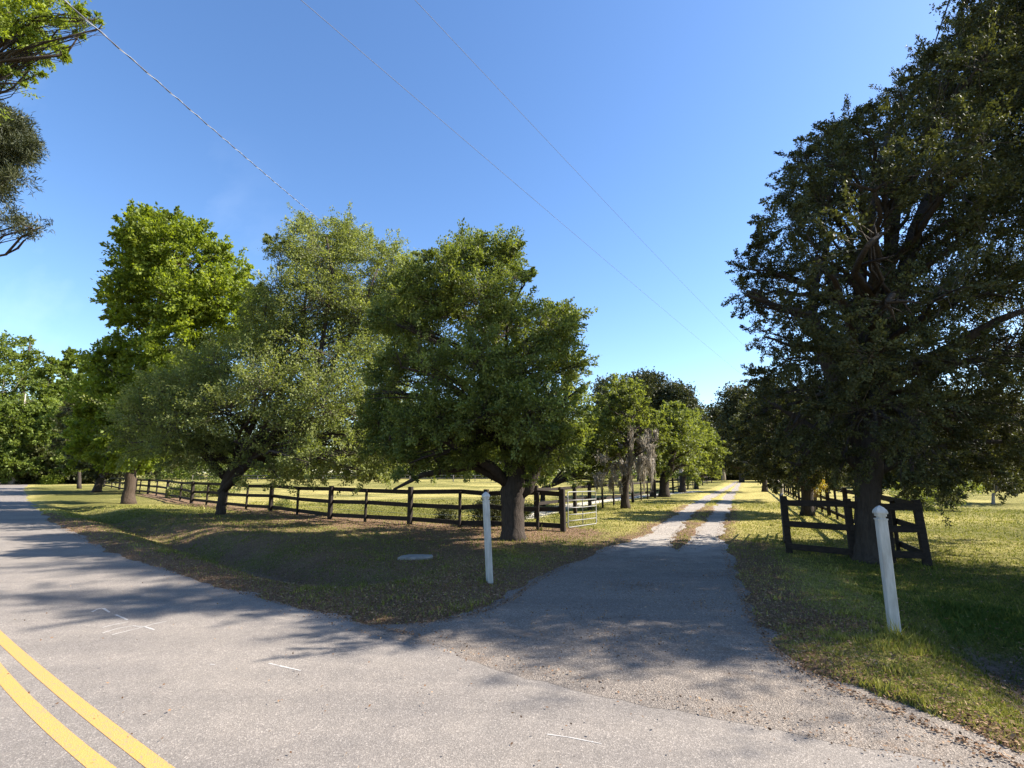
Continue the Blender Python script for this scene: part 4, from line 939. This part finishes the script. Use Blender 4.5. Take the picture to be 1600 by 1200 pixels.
# white posts
def white_post(px, py, top_px, top_py, w_, label, rz):
    g = G(px, py); h = AT(px, top_py, g[1])[2]; lean = (AT(top_px, top_py, g[1])[0] - g[0])
    root = tag(empty('white_post', (*g, 0)), label, 'post', 'white posts flanking the driveway')
    root.rotation_euler = (0, math.atan2(lean, h), rz)
    mb = MB(); mb.bar((0, 0, -.3), (0, 0, h - .15), w_, w_, up=(0, 1, 0), bev=.007)
    # routed line on each face
    mb.build('shaft', M['post'], root)
    mb = MB(); w2 = w_ * 1.10; mb.bar((0, 0, h - .15), (0, 0, h - .135), w2, w2, up=(0, 1, 0), bev=.004); mb.bar((0, 0, h - .135), (0, 0, h - .112), w_ * .74, w_ * .74, up=(0, 1, 0), bev=.004)
    mb.bar((0, 0, h - .112), (0, 0, h - .085), w_ * 1.0, w_ * 1.0, up=(0, 1, 0), bev=.01); mb.build('collar', M['post'], root)
    prof = [(.58, h - .085), (.60, h - .070), (.52, h - .045), (.28, h - .015), (.06, h), (.0, h + .002)]
    V = []; Fs = []
    for r_, z in prof: V += [(sx_ * r_ * w_, sy_ * r_ * w_, z) for sx_, sy_ in ((-1, -1), (1, -1), (1, 1), (-1, 1))]
    Fs = [(i * 4 + k, i * 4 + (k + 1) % 4, i * 4 + 4 + (k + 1) % 4, i * 4 + 4 + k) for i in range(len(prof) - 1) for k in range(4)] + [(3, 2, 1, 0)]
    mb = MB(); mb.add(V, Fs); mb.build('cap', M['post'], root); return root
white_post(765.5, 917, 758, 768, .088, 'slimmer white post with pointed cap, standing before the forked oak left of the driveway', math.radians(28))
white_post(1400, 1003, 1374, 790, .094, 'larger white post with pointed cap, before the huge dark oak right of the driveway', math.radians(-14))

# concrete cover by the ditch
g = G(650, 879); root = tag(empty('concrete_cover', (*g, .06)), 'flat pale concrete slab lying in the grass left of the slimmer white post', 'slab')
mb = MB(); V = []; n_ = 9
pts = [(-.33, -.16), (-.05, -.18), (.26, -.16), (.34, -.06), (.30, .15), (.02, .19), (-.20, .16), (-.30, .05)]
zg = float(terrain(np.array([g[0]]), np.array([g[1]]))[0]); root.location.z = zg
V = [(x, y, -.06) for x, y in pts] + [(x, y, .035) for x, y in pts] + [(x * .93, y * .93, .045) for x, y in pts]; k_ = len(pts)
Fs = [(i, (i + 1) % k_, k_ + (i + 1) % k_, k_ + i) for i in range(k_)] + [(k_ + i, k_ + (i + 1) % k_, 2 * k_ + (i + 1) % k_, 2 * k_ + i) for i in range(k_)] + [tuple(range(2 * k_, 3 * k_))]
mb.add(V, Fs); mb.build('slab', M['concrete'], root)

# ------------------------------------------------------------------ overhead wires
def wire(label, a, b, za, zb, sag, r, matk, ext=(0.25, .4), lash=False):
    A = AT(*a, 10); d = A - [0, 0, H]; A = np.array([0, 0, H]) + d * (za - H) / d[2]
    B = AT(*b, 10); d = B - [0, 0, H]; B = np.array([0, 0, H]) + d * (zb - H) / d[2]
    P0 = A - (B - A) * ext[0]; P1 = B + (B - A) * ext[1]; L = np.linalg.norm(P1 - P0)
    P = [P0 + (P1 - P0) * (i / 60) - np.array([0, 0, 4 * sag * (i / 60) * (1 - i / 60)]) for i in range(61)]
    # keep the two sighted points on the line
    mb = MB(); mb.tube(P, [r] * 61, 6)
    o = tag(mb.build('overhead_wire', M[matk], None, True), label, 'wire', 'overhead wires')
    if lash:
        mb = MB(); n_ = 900; Q = []
        for i in range(n_ + 1):
            t = i / n_; k = t * 60; j = min(59, int(k)); p = P[j] * (1 - (k - j)) + P[j + 1] * (k - j); a_ = t * L / .8 * 2 * math.pi
            Q.append(p + np.array([math.cos(a_) * .012, 0, math.sin(a_) * .012]))
        mb.tube(Q, [.006] * len(Q), 4); mb.build('lashing', M['cable_bright'], o, True)
wire('thick twisted pale overhead wire slanting from the leafy top left corner', (112, 4), (508, 348), 8.0, 13.0, .10, .009, 'cable', (.3, .35), True)
wire('middle thin overhead wire crossing the open sky', (480, 0), (1155, 580), 8.2, 8.6, .15, .004, 'cable', (.25, .3))
wire('rightmost thin overhead wire crossing the sky toward the dark oak', (655, 0), (1135, 510), 9.2, 9.6, .15, .004, 'cable', (.25, .3))

# ------------------------------------------------------------------ grass blades and leaf litter
rs = np.random.RandomState(15)
def scatter(n, rmin, rmax, a0, a1, power=1.3):
    u = rs.rand(n); r = rmin * (rmax / rmin) ** (u ** (1 / power)); a = np.radians(rs.uniform(a0, a1, n)); return r * np.sin(a), r * np.cos(a)
x, y = scatter(430000, 4.0, 34, -47, 47, 1.0); x2, y2 = scatter(200000, 3.6, 11, -47, 47, 1.0); x = np.concatenate([x, x2]); y = np.concatenate([y, y2])
P = np.stack([x, y], 1); pv = paved(P); jag = jagn(x, y); keep = (pv + jag > .05)
x, y, pv = x[keep], y[keep], pv[keep]; z = terrain(x, y, None, pv); Z = zones(x, y, pv)
pr = np.clip(1.0 - .75 * np.clip(Z['litter'], 0, 1) - .7 * np.clip(Z['soil'], 0, 1) - np.clip(Z['sand'], 0, 1), .06, 1) * (.35 + fbm(x, y, .5, 91, 3))
keep = rs.rand(len(x)) < pr; x, y, z, pv = x[keep], y[keep], z[keep], pv[keep]; Z = {k: v[keep] for k, v in Z.items()}
R_ = np.hypot(x, y); lush_ = np.clip(Z['lush'], 0, 1)
n_ = len(x); hgt = (.016 + .022 * rs.rand(n_) ** 2) * (1 + 1.2 * lush_ * (R_ < 9)) * (1 + .02 * R_); tuft = vn(x, y, .28, 5) > .80; hgt[tuft] *= 2.0; wt = vn(x, y, .9, 77) > .84; hgt[wt] *= 2.0
for q_ in ((765.5, 917), (1400, 1003), (1360, 880), (803, 845)):
    g_ = G(*q_); hgt[np.hypot(x - g_[0], y - g_[1]) < .22 + .25 * (q_[1] < 900)] *= 1.6
wd = (.0035 + .0007 * R_) * rs.uniform(.7, 1.3, n_); a = rs.uniform(0, 2 * math.pi, n_); ln = rs.uniform(.1, .9, n_) * hgt; b_ = rs.uniform(0, 2 * math.pi, n_)
p0 = np.stack([x, y, z - .008], 1); sx_ = np.stack([np.cos(a), np.sin(a), np.zeros(n_)], 1) * wd[:, None]
tip = p0 + np.stack([np.cos(b_) * ln, np.sin(b_) * ln, hgt], 1)
V_ = np.stack([p0 - sx_, p0 + sx_, tip], 1).reshape(-1, 3)
rv = np.clip(.25 + .55 * Z['dry'] - .25 * lush_ + rs.normal(size=n_) * .17, 0, 1)
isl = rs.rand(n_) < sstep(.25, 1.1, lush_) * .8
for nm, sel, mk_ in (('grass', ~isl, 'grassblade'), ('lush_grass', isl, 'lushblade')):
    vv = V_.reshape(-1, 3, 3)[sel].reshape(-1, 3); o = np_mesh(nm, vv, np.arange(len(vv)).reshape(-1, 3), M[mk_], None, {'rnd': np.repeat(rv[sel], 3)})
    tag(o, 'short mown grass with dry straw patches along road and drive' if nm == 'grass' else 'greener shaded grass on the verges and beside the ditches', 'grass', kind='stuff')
x, y = scatter(300000, 3.2, 26, -47, 47, 1.0); P = np.stack([x, y], 1); pv = paved(P); Z = zones(x, y, pv)
pr = np.clip(Z['litter'], 0, 1) * .9 + .05; pr = np.where(pv < -.02, .0018, pr); eg = np.minimum(sdist(P, roadc), sdist(P, apron_poly)); pr = np.where((eg < -.02) & (eg > -.35) & (pv > -.3), np.maximum(pr, .06), pr)
for qx, qy, ra, st in ((1000, 915, .35, .8), (985, 918, .3, .6), (975, 995, .5, .25), (1040, 880, .5, .3), (1130, 900, .4, .6), (1150, 950, .45, .5), (900, 960, .6, .12), (1060, 930, .7, .1)):
    g_ = G(qx, qy); pr = np.maximum(pr, st * .55 * np.exp(-((x - g_[0]) ** 2 / (ra * 1.6) ** 2 + (y - g_[1]) ** 2 / ra ** 2)))
keep = rs.rand(len(x)) < pr; x, y, pv = x[keep], y[keep], pv[keep]; z = terrain(x, y, None, pv); z = np.where(pv < .1, np.maximum(z, .006), z)
n_ = len(x); p = np.stack([x, y, z + .008 + rs.rand(n_) * .012], 1); a = unit(rs.normal(size=(n_, 3)) * np.array([1, 1, .25])); r = rs.normal(size=(n_, 3)) * np.array([1, 1, .5]); side = unit(r - a * (r * a).sum(1, keepdims=True))
V_, Q_ = quads_from(p, a, side, rs.uniform(.018, .045, n_) * np.where(pv < 0, .75, 1), rs.uniform(.008, .02, n_))
o = np_mesh('leaf_litter', V_, Q_, M['litter'], None, {'rnd': np.repeat(np.clip(rs.normal(.5, .25, n_), 0, 1), 4)}); tag(o, 'brown fallen leaves scattered under the trees and along the drive edges', 'leaves', kind='stuff')
